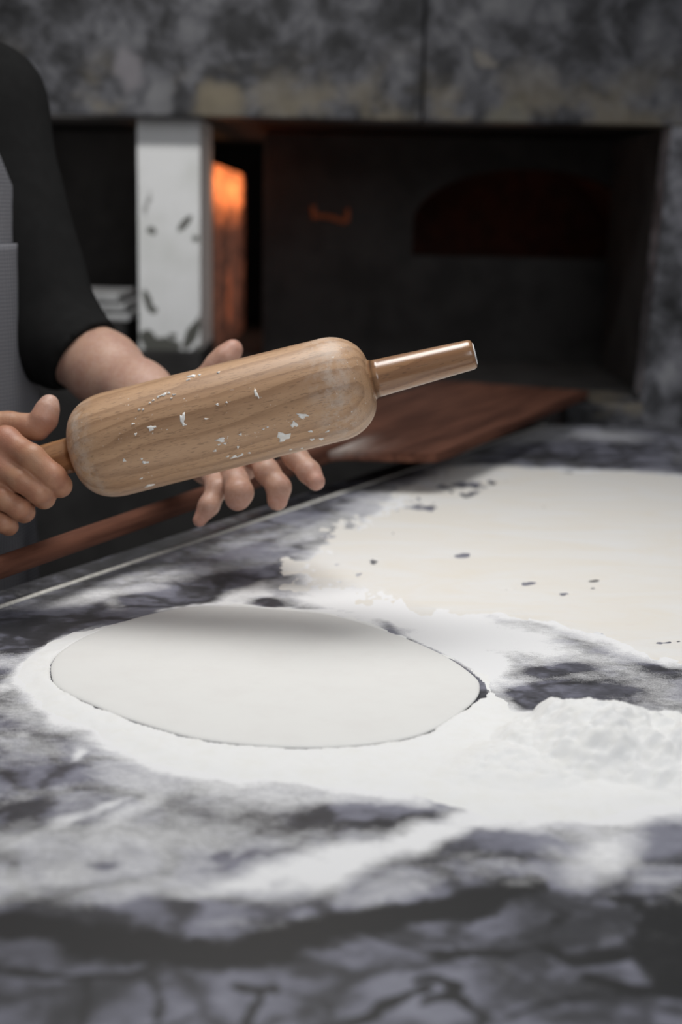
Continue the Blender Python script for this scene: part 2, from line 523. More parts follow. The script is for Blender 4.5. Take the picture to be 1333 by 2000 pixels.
for z in (zs[0], zs[-1]):
    vs.append((px0, 2.68 + PD, z)); chip.append(0)
fs.append((b0, 0, (len(zs) - 1) * nu, b0 + 1)); fs.append((nu - 1, b0, b0 + 1, len(zs) * nu - 1))
post = mesh_obj('white_post', vs, fs, M_PAINT, oven, smooth=False, attrs={'chip': chip}); post.matrix_parent_inverse = OI
tag(post, 'white painted post with chipped paint')
oven_part('bay_backdrop', box_bm((-1.5, 3.22, 0.9255), (px1 - 0.1205, 3.30, zb)), M_SOOT)  # added panel, a near surface for the bay fill light to fall on
# brick side wall of the fire chamber, behind the post
xw = px1
z_t0, z_t1 = uny(415, 318, 2.96)[2], uny(475, 346, 3.85)[2]
bm = bmesh.new()
pr = [(2.93, 0.926)] + [(3.86, 0.926)] + [(3.86, z_t1 - 0.02), (3.80, z_t1 + 0.005), (3.55, z_t1 * 0.45 + z_t0 * 0.55), (3.2, z_t0 - 0.002), (2.93, z_t0)]
f = bm.faces.new([bm.verts.new((xw, y, z)) for y, z in pr])
r = bmesh.ops.extrude_face_region(bm, geom=[f])
for g in r['geom']:
    if isinstance(g, bmesh.types.BMVert): g.co.x -= 0.12
oven_part('chamber_side_wall', bm, M_BRICK)
oven_part('hearth_floor', box_bm((-1.0, 3.2, 0.90), (1.0, 4.38, 0.925)), M_SOOT)
# inner front with the arched mouth
YA = 3.2
ax0, ax1 = uny(806, 480, YA)[0], uny(1262, 480, YA)[0]
az0 = uny(1000, 503, YA)[2]; azs = uny(1000, 440, YA)[2]; azt = uny(1050, 330, YA)[2]
bm = bmesh.new()
out = [(ax0 - 0.33, 0.925), (1.2, 0.925), (1.2, zb), (ax0 - 0.33, zb)]
N_ARC = 24
arc = [(ax1, az0)] + [((ax0 + ax1) / 2 + (ax1 - ax0) / 2 * math.cos(t), azs + (azt - azs) * math.sin(t)) for t in np.linspace(0, math.pi, N_ARC)] + [(ax0, az0)]
vo = [bm.verts.new((x, YA, z)) for x, z in out]; va = [bm.verts.new((x, YA, z)) for x, z in arc]
es = [bm.edges.new((vo[i], vo[(i + 1) % 4])) for i in range(4)] + [bm.edges.new((va[i], va[(i + 1) % len(va)])) for i in range(len(va))]
bmesh.ops.triangle_fill(bm, use_beauty=True, edges=es)
r = bmesh.ops.extrude_face_region(bm, geom=list(bm.faces))
for g in r['geom']:
    if isinstance(g, bmesh.types.BMVert): g.co.y += 0.12
oven_part('inner_front', bm, M_SOOT)
# vaulted chamber behind the mouth
bm = bmesh.new(); rows = []
for y in (YA + 0.121, YA + 0.4, YA + 0.75):
    rows.append([bm.verts.new(((ax0 + ax1) / 2 + ((ax1 - ax0) / 2 + 0.05) * math.cos(t), y, az0 - 0.02 + (azt - az0 + 0.06) * math.sin(t))) for t in np.linspace(-0.0, math.pi, 30)])
for a_, b_ in zip(rows, rows[1:]):
    for i in range(29): bm.faces.new((a_[i], a_[i + 1], b_[i + 1], b_[i]))
    bm.faces.new((a_[0], b_[0], b_[-1], a_[-1]))
bm.faces.new(rows[-1])
oven_part('brick_vault', bm, brick_mat('sooty_brick', (0.10, 0.035, 0.022), (0.05, 0.022, 0.016), None), smooth=False)
# right-hand jamb
xr = uny(1283, 520, YF)[0]
oven_part('soot_wall', box_bm((xr + 0.012, YF + 0.081, 0.0), (1.5, 3.19, zb - 0.001)), M_SOOT)
jb = box_bm((xr, YF, 0.0), (1.5, YF + 0.08, zb - 0.001), 0.004)
for v in jb.verts:
    if v.co.x < xr + 0.02: v.co.x += (v.co.z - 1.16) * 0.045
oven_part('marble_jamb', jb, M_JAMB)
# orange glint left of the mouth, painted as glowing bars
m, nt, b = new_mat('glint'); b.inputs['Base Color'].default_value = (0.08, 0.02, 0.01, 1)
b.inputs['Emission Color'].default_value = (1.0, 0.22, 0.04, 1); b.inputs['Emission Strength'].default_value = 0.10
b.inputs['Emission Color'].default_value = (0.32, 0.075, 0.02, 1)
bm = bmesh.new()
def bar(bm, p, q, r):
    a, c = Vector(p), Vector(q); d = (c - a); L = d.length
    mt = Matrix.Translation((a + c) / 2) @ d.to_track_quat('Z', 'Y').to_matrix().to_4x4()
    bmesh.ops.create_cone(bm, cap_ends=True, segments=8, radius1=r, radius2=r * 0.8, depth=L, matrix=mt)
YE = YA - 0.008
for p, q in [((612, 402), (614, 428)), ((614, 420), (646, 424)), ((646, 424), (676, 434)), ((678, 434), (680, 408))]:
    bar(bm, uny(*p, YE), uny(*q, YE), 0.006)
tag(oven_part('glint_bars', bm, m), 'faint orange glint made to glow')
l_ = area('fire_light_upper', (xw + 0.075, 3.36, z_t0 - 0.045), (xw, 3.36, z_t0 - 0.045), (0.80, 0.03), 1.5, (1.0, 0.40, 0.13))
l_.data.spread = math.radians(110)
warm('left_bay_fill', (-0.60, 2.98, 1.25), 0.28, 0.1, (1.0, 0.95, 0.92))  # added fill without a real source, brightens the dark left bay
l_ = area('fire_light_middle', (xw + 0.09, 3.42, 1.17), (xw, 3.42, 1.17), (0.85, 0.45), 0.50, (1.0, 0.62, 0.48))
warm('ember_light_lower', (xw + 0.07, 3.35, 1.045), 0.22, 0.02, (1.0, 0.32, 0.08), (xw, 3.35, 1.045), 110)
warm('opening_fill', (0.14, 2.76, zb - 0.22), 0.36, 0.10, (1.0, 0.93, 0.88))  # added fill lamp, lifts the black inside the oven opening
warm('chamber_glow', ((ax0 + ax1) / 2, YA + 0.45, az0 + 0.10), 0.07, 0.05, (1.0, 0.38, 0.18))

# hearth ledge at the far end of the counter
hl = box_bm((uny(1105, 800, 2.42)[0], 2.415, 0.0), (uny(1257, 800, 2.42)[0], 2.60, 0.936), 0.006)
o = bm_obj('hearth_ledge', hl, M_LINTEL); tag(o, 'short pale-edged marble ledge between counter and oven jamb', 'ledge')

# stack of trays left of the white post
ped = bm_obj('iron_stand', box_bm((-0.78, 2.70, 0.926), (px0 - 0.03, 2.95, 1.035), 0.004), M_SOOT)
tag(ped, 'low black stand under the pale trays beside white post', 'stand')
for k, (z, dx) in enumerate([(1.036, 0.0), (1.054, -0.008), (1.072, -0.02)]):
    bm = bmesh.new()
    prof = box_bm((-0.76, 2.705, z), (px0 - 0.022 + dx, 2.93, z + 0.014), 0.004, bm=bm)
    o = bm_obj('baking_tray', bm, M_TRAY)
    tag(o, ['pale grey flat tray at the bottom of the stack left of white post',
            'pale grey flat tray in the middle of the stack beside white post',
            'pale grey flat tray topmost in the stack beside white post'][k], 'tray', 'baking trays stacked by the post')

# ------------------------------------------------------------------ marble counter
E0 = unz(0, 1185)[:2]; E1 = unz(755, 933)[:2]
ED = (E1 - E0) / np.linalg.norm(E1 - E0); EN = np.array([-ED[1], ED[0]])     # EN points to the person
YEND = 2.40
def on_edge(t, off=0.0): return E0 + ED * t + EN * off
def edge_x(y, off=0.0):
    p = E0 + EN * off
    return p[0] + ED[0] * (y - p[1]) / ED[1]

counter = empty('marble_counter', (0.25, 1.2, 0))
tag(counter, 'dark marble worktop dusted with flour filling the foreground', 'counter')
CI = Matrix.Translation((-0.25, -1.2, 0))


def ground_ellipse(px, py, rx, ry, ang):
    """an ellipse lying on the worktop: centre and inverse axes in metres"""
    a = math.radians(ang)
    c = unz(px, py)[:2]
    e1 = unz(px + rx * math.cos(a), py + rx * math.sin(a))[:2] - c
    e2 = unz(px - ry * math.sin(a), py + ry * math.cos(a))[:2] - c
    return c, np.linalg.inv(np.array([e1, e2]).T)


def poly_sdf(P, pts):
    """signed distance (negative inside) of points P (n,2) to polygon"""
    pts = np.asarray(pts); n = len(pts)
    d = np.full(len(P), 1e9); inside = np.zeros(len(P), bool)
    for i in range(n):
        a, b = pts[i], pts[(i + 1) % n]
        e = b - a; w = P - a
        t = np.clip((w @ e) / (e @ e), 0, 1)
        q = w - t[:, None] * e
        d = np.minimum(d, (q ** 2).sum(1))
        c = ((a[1] <= P[:, 1]) != (b[1] <= P[:, 1]))
        with np.errstate(divide='ignore', invalid='ignore'):
            xi = a[0] + (P[:, 1] - a[1]) * e[0] / e[1]
        inside ^= c & (P[:, 0] < xi)
    d = np.sqrt(d)
    return np.where(inside, -d, d)


def smooth_poly(pts, n=8):
    """closed Catmull-Rom through points"""
    pts = np.asarray(pts, float); out = []
    m = len(pts)
    for i in range(m):
        p0, p1, p2, p3 = pts[i - 1], pts[i], pts[(i + 1) % m], pts[(i + 2) % m]
        for t in np.linspace(0, 1, n, endpoint=False):
            out.append(0.5 * ((2 * p1) + (-p0 + p2) * t + (2 * p0 - 5 * p1 + 4 * p2 - p3) * t * t + (-p0 + 3 * p1 - 3 * p2 + p3) * t ** 3))
    return np.array(out)


G = lambda L: np.array([unz(*p)[:2] for p in L])
DOUGH = smooth_poly(G([(101, 1300), (112, 1345), (185, 1383), (270, 1415), (380, 1446), (500, 1461), (620, 1465), (740, 1456), (835, 1434), (915, 1385), (938, 1347), (918, 1318),
                       (850, 1276), (750, 1236), (650, 1207), (560, 1197), (470, 1190), (375, 1189), (300, 1203), (220, 1226), (140, 1262)]), 8)

BED = smooth_poly(G([(375, 1183), (230, 1214), (110, 1248), (52, 1290), (40, 1340), (85, 1390), (180, 1437), (260, 1478), (350, 1505), (480, 1525), (620, 1535), (760, 1548), (870, 1580),
                     (960, 1606), (1060, 1608), (1180, 1596), (1300, 1580), (1480, 1560), (1480, 1440), (1345, 1428), (1200, 1405), (1080, 1392), (1000, 1388), (985, 1355), (955, 1320), (900, 1290), (840, 1262), (760, 1228), (660, 1200), (560, 1186), (470, 1180)]), 5)
CREAM = smooth_poly(G([(900, 912), (840, 935), (760, 985), (700, 1040), (625, 1078), (600, 1108), (640, 1150), (740, 1178), (860, 1195), (1000, 1205), (1120, 1232), (1230, 1268), (1300, 1296), (1420, 1320), (1600, 1250), (1560, 960), (1333, 930), (1100, 918)]), 6)


DUST = [  # px, py, rx, ry, angle, amount  (laid on the worktop)
    # far end
    (1000, 850, 120, 26, -8, .62), (900, 890, 60, 16, -18, .55), (1180, 885, 150, 16, 2, .22), (1180, 850, 90, 12, 3, .45), (1330, 890, 80, 12, 3, .35),
    (760, 970, 90, 26, -20, .55), (700, 1010, 120, 26, -18, .50), (610, 1040, 70, 16, -18, .55),
    # left strip behind the dough
    (500, 1050, 160, 14, -17, .32), (250, 1130, 90, 12, -14, .45), (180, 1165, 130, 13, -10, .72), (90, 1190, 80, 9, -14, .5), (330, 1125, 70, 12, -12, .5),
    (230, 1185, 30, 18, 40, .62), (430, 1110, 120, 14, -10, .38), (480, 1165, 60, 16, -20, .85), (510, 1155, 26, 16, 30, .9), (600, 1170, 90, 14, 10, .6), (420, 1185, 60, 8, -10, .55),
    # between the dough and the cream flour
    (640, 1130, 60, 40, 20, .85), (700, 1180, 130, 26, 12, 1.3), (830, 1210, 190, 44, 14, 1.5), (880, 1265, 140, 40, 28, 1.4), (1010, 1250, 120, 30, 12, 1.05), (950, 1300, 60, 30, 30, 1.2), (960, 1310, 80, 28, 35, .85), (1000, 1225, 120, 22, 8, .8), (760, 1160, 140, 20, 8, .9),
    (1040, 1290, 100, 22, 10, .62), (1180, 1290, 130, 24, 12, .54), (1240, 1340, 120, 30, 12, .50), (1290, 1280, 70, 12, 14, .55), (1310, 1390, 80, 22, 15, .50), (1150, 1330, 120, 20, 8, .48),
    # left of the dough
    (20, 1290, 60, 14, 10, .5), (20, 1345, 60, 10, 0, .75), (40, 1400, 80, 20, 20, .52), (60, 1455, 110, 26, 15, .42), (150, 1475, 10, 24, -12, .85), (40, 1440, 18, 12, 0, .6), (240, 1465, 60, 20, 20, .6),
    # foreground
    (330, 1530, 230, 44, 8, .58), (250, 1590, 140, 20, -30, .62), (130, 1605, 50, 12, -20, .72), (210, 1575, 40, 9, -25, .7), (520, 1540, 200, 40, 5, .72), (700, 1560, 170, 30, 2, .62),
    (300, 1640, 320, 50, -4, .56), (80, 1640, 150, 30, -4, .54), (60, 1730, 190, 30, -5, .60), (300, 1740, 180, 28, -10, .58), (150, 1700, 300, 40, -5, .54), (520, 1640, 160, 26, -6, .45), (480, 1790, 150, 18, 0, .36),
    (880, 1585, 120, 26, -20, .75), (820, 1630, 140, 32, -17, 1.05), (670, 1680, 160, 34, -15, 1.08), (520, 1718, 130, 24, -13, .95), (400, 1748, 80, 12, -10, .7),
    (740, 1740, 130, 26, -12, .42), (1000, 1700, 150, 30, 6, .30), (1050, 1600, 150, 22, 4, .62), (1185, 1625, 120, 28, 8, .62), (1200, 1665, 70, 40, -20, .85), (1160, 1700, 60, 30, 0, .55), (1270, 1710, 90, 20, 8, .32), (1030, 1735, 40, 12, 0, .35),
    (420, 1470, 150, 26, 14, .8), (930, 1480, 120, 60, 0, 1.0), (1300, 1590, 80, 26, 0, .6), (600, 1500, 300, 26, 0, 1.05), (760, 1525, 240, 24, 0, 1.0), (1000, 1560, 220, 30, 0, 1.05),
]
CLEAR = [  # places wiped back to bare stone
    (90, 1215, 130, 20, -3, .9), (10, 1255, 90, 12, 0, .5), (240, 1210, 60, 9, -18, .5), (330, 1165, 60, 9, -5, .5), (518, 1172, 15, 7, 10, .85), (532, 1186, 26, 8, 14, .75), (450, 1130, 60, 10, -8, .4),
    (800, 1228, 48, 10, 6, .55), (760, 1226, 26, 10, 30, .5), (1090, 1306, 60, 7, -6, .7), (1075, 1354, 90, 18, -4, 1.2), (1320, 1310, 60, 9, 6, .6), (1200, 1350, 60, 9, 0, .25),
    (60, 1520, 110, 14, -4, .55), (20, 1590, 60, 12, -8, .4), (430, 1672, 16, 6, -8, .7), (460, 1684, 22, 5, -20, .6), (200, 1690, 24, 8, 0, .4), (760, 1590, 110, 20, -8, .50), (870, 1578, 30, 12, 0, .5), (620, 1600, 120, 16, -10, .25),
    (930, 1635, 70, 16, -16, .45), (1000, 1640, 60, 22, 0, .35), (1310, 1640, 60, 30, 0, .4), (250, 1790, 300, 22, -2, .3), (120, 1870, 300, 60, 0, .3), (500, 1850, 300, 30, -6, .4), (930, 1780, 160, 30, 0, .3),
    (1150, 880, 160, 12, 3, .3),
]


def dust_at(P):
    d = 0.02 + 0.12 * sstep(0.66, 0.76, P[:, 1]) + 0.14 * sstep(1.0, 0.92, P[:, 1]) * sstep(0.66, 0.76, P[:, 1])
    wx = (fbm(P[:, 0] * 30, P[:, 1] * 30, seed=5) - .5) * 0.02; wy = (fbm(P[:, 0] * 30, P[:, 1] * 30, seed=9) - .5) * 0.03
    Q = P + np.stack([wx, wy], 1)
    bd = poly_sdf(Q, BED)
    front = sstep(1.12, 0.95, P[:, 1])
    d = np.maximum(d, 1.0 * np.exp(-np.maximum(bd, 0) / (0.0045 + 0.013 * front)))
    d = np.maximum(d, 0.95 * np.exp(-np.maximum(poly_sdf(Q, CREAM), 0) / 0.020) * (poly_sdf(Q, CREAM) > -0.02))
    for (px, py, rx, ry, an, am) in DUST:
        c, inv = ground_ellipse(px, py, rx, ry, an)
        u = (Q - c) @ inv.T
        d = np.maximum(d, am * np.exp(-np.minimum((u ** 2).sum(1), 30) ** 1.15 * 0.55))
    for (px, py, rx, ry, an, am) in CLEAR:
        c, inv = ground_ellipse(px, py, rx, ry, an)
        u = (Q - c) @ inv.T
        d = d - am * np.exp(-np.minimum((u ** 2).sum(1), 30) ** 1.2 * 0.6)
    d = d - 1.3 * np.exp(-(poly_sdf(P, DOUGH) / 0.006) ** 2)
    return np.clip(d * 1.12, -0.4, 1.6)


VEIN = [  # darker veins of the stone
    ([(-60, 1795), (120, 1822), (250, 1850), (420, 1872), (520, 1852), (640, 1815), (780, 1790), (920, 1762), (1010, 1730)], 34, 1.0),
    ([(-60, 1885), (120, 1902), (260, 1905), (330, 1890)], 12, .7), ([(150, 1900), (185, 1950), (150, 2010)], 12, .6), ([(300, 1905), (330, 1960), (310, 2020)], 11, .55),
    ([(462, 1935), (525, 1932)], 15, .8), ([(488, 1935), (492, 2020)], 11, .8), ([(525, 1930), (600, 1950), (640, 1990)], 9, .5),
    ([(860, 1868), (980, 1862)], 15, .9), ([(825, 1915), (885, 1925), (880, 1950), (830, 1965)], 13, .8), ([(620, 2005), (740, 1965), (830, 1935)], 12, .9), ([(880, 1950), (960, 1985), (940, 2020)], 12, .7),
    ([(1185, 1915), (1240, 1940), (1320, 1945)], 18, 1.0), ([(1380, 1760), (1290, 1810), (1300, 1870), (1360, 1930)], 34, 1.0), ([(1050, 1850), (1130, 1875), (1220, 1862)], 17, .9), ([(980, 1862), (1050, 1850)], 10, .6),
    ([(1230, 1760), (1290, 1800)], 16, .7), ([(1010, 1730), (1090, 1790), (1050, 1850)], 11, .55), ([(640, 1815), (760, 1850), (860, 1868)], 9, .5), ([(1010, 1990), (1140, 1960), (1240, 1940)], 10, .6)]


def vein_at(P):
    v = np.zeros(len(P))
    Q = P + np.stack([(fbm(P[:, 0] * 40, P[:, 1] * 40, seed=81) - .5) * 0.022, (fbm(P[:, 0] * 40, P[:, 1] * 40, seed=82) - .5) * 0.022], 1)
    near_ = Q[:, 1] < 0.80
    for pts, r, am in VEIN:
        g = G(pts); rad_ = unz(pts[0][0], pts[0][1] - r)[1] - g[0][1]
        d = np.full(len(P), 1e9)
        for a, b in zip(g, g[1:]):
            e = b - a; w = Q[near_] - a; t = np.clip(w @ e / (e @ e), 0, 1)
            d[near_] = np.minimum(d[near_], np.linalg.norm(w - t[:, None] * e, axis=1))
        v = np.maximum(v, am * np.exp(-(d / (rad_ * 0.95)) ** 2))
    return v


# top: a fine grid from the inner edge across to the right, rows closer together near the camera
ys = np.concatenate([np.linspace(0.30, 0.5, 6)[:-1], 0.36 / np.linspace(0.36 / 0.5, 0.36 / YEND, 400)])
tt = np.concatenate([np.linspace(0, 0.9, 330), np.linspace(0.9, 1, 12)[1:] ** 1])
vs = []
for y in ys:
    xl = edge_x(y)
    xv = max(0.30, 0.262 * y + 0.06)
    xs = np.concatenate([xl + (xv - xl) * np.linspace(0, 1, 330), np.linspace(xv, 1.3, 12)[1:]])
    xs = np.concatenate([[xl], xs]); row = [(x, y, TOP) for x in xs]; row[0] = (xl, y, TOP - 0.035); vs += row
nc = 342; nr = len(ys)
vs = np.array(vs)
idx = np.arange(nr * nc).reshape(nr, nc)
fs = np.stack([idx[:-1, :-1], idx[:-1, 1:], idx[1:, 1:], idx[1:, :-1]], -1).reshape(-1, 4)
dust = dust_at(vs[:, :2])
b = len(vs)
low = np.array([(edge_x(ys[0]), ys[0], TOP - 0.035), (1.3, ys[0], TOP - 0.035), (1.3, YEND, TOP - 0.035), (edge_x(YEND), YEND, TOP - 0.035)])
vs2 = np.concatenate([vs, low]); dust2 = np.concatenate([dust, np.zeros(4)])
fl = fs.tolist() + [[b, b + 3, b + 2, b + 1], [b + 1] + idx[0, 1:][::-1].tolist() + [b], [b + 3] + idx[-1, 1:].tolist() + [b + 2], [b + 2, b + 1, int(idx[0, -1])] + idx[1:, -1].tolist()]
top = mesh_obj('worktop_slab', vs2, fl, M_MARBLE, counter, smooth=False, attrs={'dust': dust2, 'vein': np.concatenate([vein_at(vs[:, :2]), np.zeros(4)])}); top.matrix_parent_inverse = CI
# outer strip along the person's side
t0, t1 = -1.08, (YEND - E0[1]) / ED[1]
N_T = 160
sv, sf, sd = [], [], []
prof = [(0.003, -0.035), (0.003, -0.002), (0.005, 0.0), (0.036, 0.0), (0.041, -0.003), (0.043, -0.008), (0.043, -0.035)]
for i in range(N_T + 1):
    t = t0 + (t1 - t0) * i / N_T
    for (o_, z) in prof:
        p = on_edge(t, o_); sv.append((p[0], p[1], TOP + z))
        sd.append(-0.22 + 0.55 * float(vnoise(t * 22, 3.3)) * (z > -0.004))
k = len(prof)
for i in range(N_T):
    for j in range(k):
        sf.append((i * k + j, i * k + (j + 1) % k, (i + 1) * k + (j + 1) % k, (i + 1) * k + j))
sf.append(tuple(range(k))[::-1]); sf.append(tuple(N_T * k + j for j in range(k)))
strip = mesh_obj('edge_strip', sv, sf, M_MARBLE, counter, smooth=False, attrs={'dust': sd, 'vein': np.full(len(sv), 0.5)}); strip.matrix_parent_inverse = CI
# flour packed into the joint
sv, sf = [], []
for i in range(N_T + 1):
    t = t0 + (t1 - t0) * i / N_T
    n1 = 0.0016 * float(fbm(t * 60, 0.5, seed=3)); h = 0.0008
    for (o_, z) in [(-0.0034 - n1, 0.0002), (0.0005, h), (0.0036 + n1, 0.0002), (0.002, -0.006), (0.0008, -0.006)]:
        p = on_edge(t, o_); sv.append((p[0], p[1], TOP + z))
k = 5
for i in range(N_T):
    for j in range(k):
        sf.append((i * k + j, i * k + (j + 1) % k, (i + 1) * k + (j + 1) % k, (i + 1) * k + j))
jt = mesh_obj('joint', sv, sf, plain('joint_filler', (0.72, 0.70, 0.65), 0.9, scale=200, noise=(0.5, 0.49, 0.45)), counter); jt.matrix_parent_inverse = CI
tag(jt, 'pale joint line along the worktop')
# cabinet below
cab = bm_obj('cabinet', prism_bm([on_edge(t0, -0.03), on_edge(t1 - 0.02, -0.03), (1.28, YEND - 0.02), (1.28, 0.32)], 0.0, TOP - 0.036), M_SOOT, counter); cab.matrix_parent_inverse = CI

# ------------------------------------------------------------------ dough
bm_v, bm_f = [], []
cen = DOUGH.mean(0); nD = len(DOUGH)
TH = 0.0027
rings = [(1.0, -0.6, 0.0006), (1.0, 0.0, 0.0013), (1.0, -0.4, 0.0021), (1.0, -1.6, TH), (1.0, -4, TH + 0.0003)]
for (s, off, z) in rings:
    for i in range(nD):
        d = DOUGH[i] - cen; L = np.linalg.norm(d); jit = (fbm(i * 0.31, 1.7, seed=4) - 0.5) * 0.0012
        p = cen + d / L * (L + off * 0.001 + jit)
        bm_v.append((p[0], p[1], TOP + z))
for f in np.linspace(0.93, 0.04, 24):
    for i in range(nD):
        p = cen + (DOUGH[i] - cen) * f
        wob = 0.0007 * (fbm(p[0] * 18, p[1] * 18, seed=7) - 0.5) * 2
        bm_v.append((p[0], p[1], TOP + TH + 0.0004 + wob * min(1, (1 - f) * 4)))
bm_v.append((cen[0], cen[1], TOP + TH + 0.0004))
nR = len(rings) + 24
for r_ in range(nR - 1):
    for i in range(nD):
        i2 = (i + 1) % nD
        bm_f.append((r_ * nD + i, r_ * nD + i2, (r_ + 1) * nD + i2, (r_ + 1) * nD + i))
for i in range(nD): bm_f.append(((nR - 1) * nD + i, (nR - 1) * nD + (i + 1) % nD, nR * nD))
bm_f.append(tuple(range(nD))[::-1])
dough = mesh_obj('pizza_dough', bm_v, bm_f, M_DOUGH)
tag(dough, 'thin round sheet of rolled white pizza dough lying on floured marble', 'dough')


# ------------------------------------------------------------------ flour (heightfields; the parts below the stone are cut away)
def heightfield(name, x0, x1, y0, y1, step, hfun, mat, label, cat, eps=0.0002):
    nx, ny = int((x1 - x0) / step) + 1, int((y1 - y0) / step) + 1
    X, Y = np.meshgrid(np.linspace(x0, x1, nx), np.linspace(y0, y1, ny))
    P = np.stack([X.ravel(), Y.ravel()], 1)
    h = hfun(P)
    keep = (h > 0).reshape(ny, nx)
    q = keep[:-1, :-1] | keep[1:, :-1] | keep[:-1, 1:] | keep[1:, 1:]
    I = np.arange(nx * ny).reshape(ny, nx)
    fs = np.stack([I[:-1, :-1], I[:-1, 1:], I[1:, 1:], I[1:, :-1]], -1)[q]
    used = np.unique(fs); rm = np.full(nx * ny, -1); rm[used] = np.arange(len(used))
    z = TOP + np.clip(h, -0.0006, 1)
    V = np.stack([P[:, 0], P[:, 1], z], 1)[used]
    o = mesh_obj(name, V, rm[fs].reshape(-1, 4), mat)
    tag(o, label, cat, kind='stuff')
    return o


HEAP = [(1180, 1462, 185, 62, 6, .027), (1290, 1478, 130, 60, 8, .024), (1085, 1440, 70, 36, 0, .020), (1400, 1500, 120, 60, 0, .019), (1010, 1500, 150, 50, 0, .008)]
GAPW = [(938, 1347, 60, .0060), (918, 1318, 60, .0065), (850, 1276, 90, .0042), (750, 1236, 90, .0032), (660, 1208, 60, .0034), (520, 1195, 70, .003), (105, 1310, 70, .0016), (185, 1383, 40, .0022), (300, 1425, 70, .0024), (400, 1449, 70, .0022), (510, 1463, 100, .0034), (620, 1466, 80, .0026), (760, 1453, 90, .0034), (830, 1437, 30, .0034), (918, 1382, 22, .0022), (880, 1412, 30, -.0008), (855, 1425, 24, -.0006), (225, 1398, 24, -.0004)]


def bed_h(P):
    w1 = (fbm(P[:, 0] * 45, P[:, 1] * 45, seed=21) - .5) * 0.018
    fine = fbm(P[:, 0] * 160, P[:, 1] * 160, seed=22, octaves=3)
    d = poly_sdf(P, BED) + w1 + (fine - .5) * 0.006
    h = 0.0030 * sstep(0.004, -0.022, d) - 0.0006 + 0.0012 * (fine - .5)
    # heap
    q = P + np.stack([(fbm(P[:, 0] * 35, P[:, 1] * 35, seed=31) - .5) * 0.022, (fbm(P[:, 0] * 35, P[:, 1] * 35, seed=32) - .5) * 0.022], 1)
    hp = np.zeros(len(P))
    for (px, py, rx, ry, an, am) in HEAP:
        c, inv = ground_ellipse(px, py, rx, ry, an); u2 = (((q - c) @ inv.T) ** 2).sum(1)
        hp = np.maximum(hp, 1.2 * am * np.clip(1 - u2 * 0.62, 0, 1) ** 1.45)
    lump = fbm(P[:, 0] * 60, P[:, 1] * 60, seed=41, octaves=5); ridg = np.abs(fbm(P[:, 0] * 45 + 7, P[:, 1] * 60, seed=44, octaves=4) - .5) * 2
    crumb = fbm(P[:, 0] * 190, P[:, 1] * 190, seed=47, octaves=3) - .5
    hp = hp * (0.72 + 0.5 * lump) + crumb * 0.0034 * sstep(0.001, 0.008, hp) + (ridg - .25) * 0.0042 * sstep(0.001, 0.008, hp)
    c, inv = ground_ellipse(1292, 1476, 34, 26, 30); u2 = (((P - c) @ inv.T) ** 2).sum(1)
    hp = hp - 0.004 * sstep(1.3, 0.5, u2)
    h = np.where(hp > 0.0003, np.maximum(h, 0.0008 + hp), h)
    # trench round the dough
    dd = poly_sdf(P, DOUGH)
    g = np.zeros(len(P)); wsum = np.full(len(P), 1e-6)
    for (px, py, r, wdt) in GAPW:
        c = unz(px, py)[:2]; w = np.exp(-((P - c) ** 2).sum(1) / (r / 2500) ** 2)
        g += w * wdt; wsum += w
    g = g / np.maximum(wsum, 0.35)
    g = g * (0.35 + 1.1 * fbm(P[:, 0] * 70, P[:, 1] * 70, seed=51))
    h = np.where(dd < g, -0.001, h)
    h = np.where((dd >= g) & (dd < g + 0.004), np.minimum(h, h * 0.5 + 0.0022), h)
    return h


heightfield('scattered_flour', -0.30, 0.42, 0.78, 1.36, 0.0014, bed_h, M_FLOUR, 'thick white flour around the dough, heaped up at its side', 'flour')

def cream_h(P):
    n1 = fbm(P[:, 0] * 22, P[:, 1] * 10, seed=61); n2 = fbm(P[:, 0] * 120, P[:, 1] * 60, seed=62, octaves=4); n3 = fbm(P[:, 0] * 55, P[:, 1] * 26, seed=63, octaves=4)
    d = poly_sdf(P, CREAM)
    c, inv = ground_ellipse(760, 1030, 190, 95, -12); u2 = (((P - c) @ inv.T) ** 2).sum(1)
    rag = np.exp(-u2 * 0.55)
    d2 = d + (n1 - .5) * (0.036 + 0.13 * rag) + (n2 - .5) * (0.020 + 0.11 * rag) + (n3 - .5) * (0.020 + 0.12 * rag)
    h = 0.0012 * sstep(0.004, -0.02, d2) - 0.0003
    for (px, py, rx, ry) in [(905, 1085, 16, 4), (910, 965, 24, 7), (1050, 990, 14, 5), (1030, 1140, 14, 3), (1150, 1150, 12, 3), (1110, 1160, 18, 4), (1000, 1150, 12, 3), (950, 945, 40, 6), (880, 950, 30, 5), (1160, 1135, 10, 2), (1290, 1256, 30, 3)]:
        c, inv = ground_ellipse(px, py, rx, ry, -5); u2 = (((P - c) @ inv.T) ** 2).sum(1)
        h = h - 0.0045 * np.exp(-u2 * .6) * np.clip(n2 + n3 - .72, 0, 1)
    return h


heightfield('cream_flour', -0.10, 0.62, 1.04, 2.12, 0.0022, cream_h, M_CREAM, 'wide thin layer of cream coloured flour spread on far right of marble', 'flour')

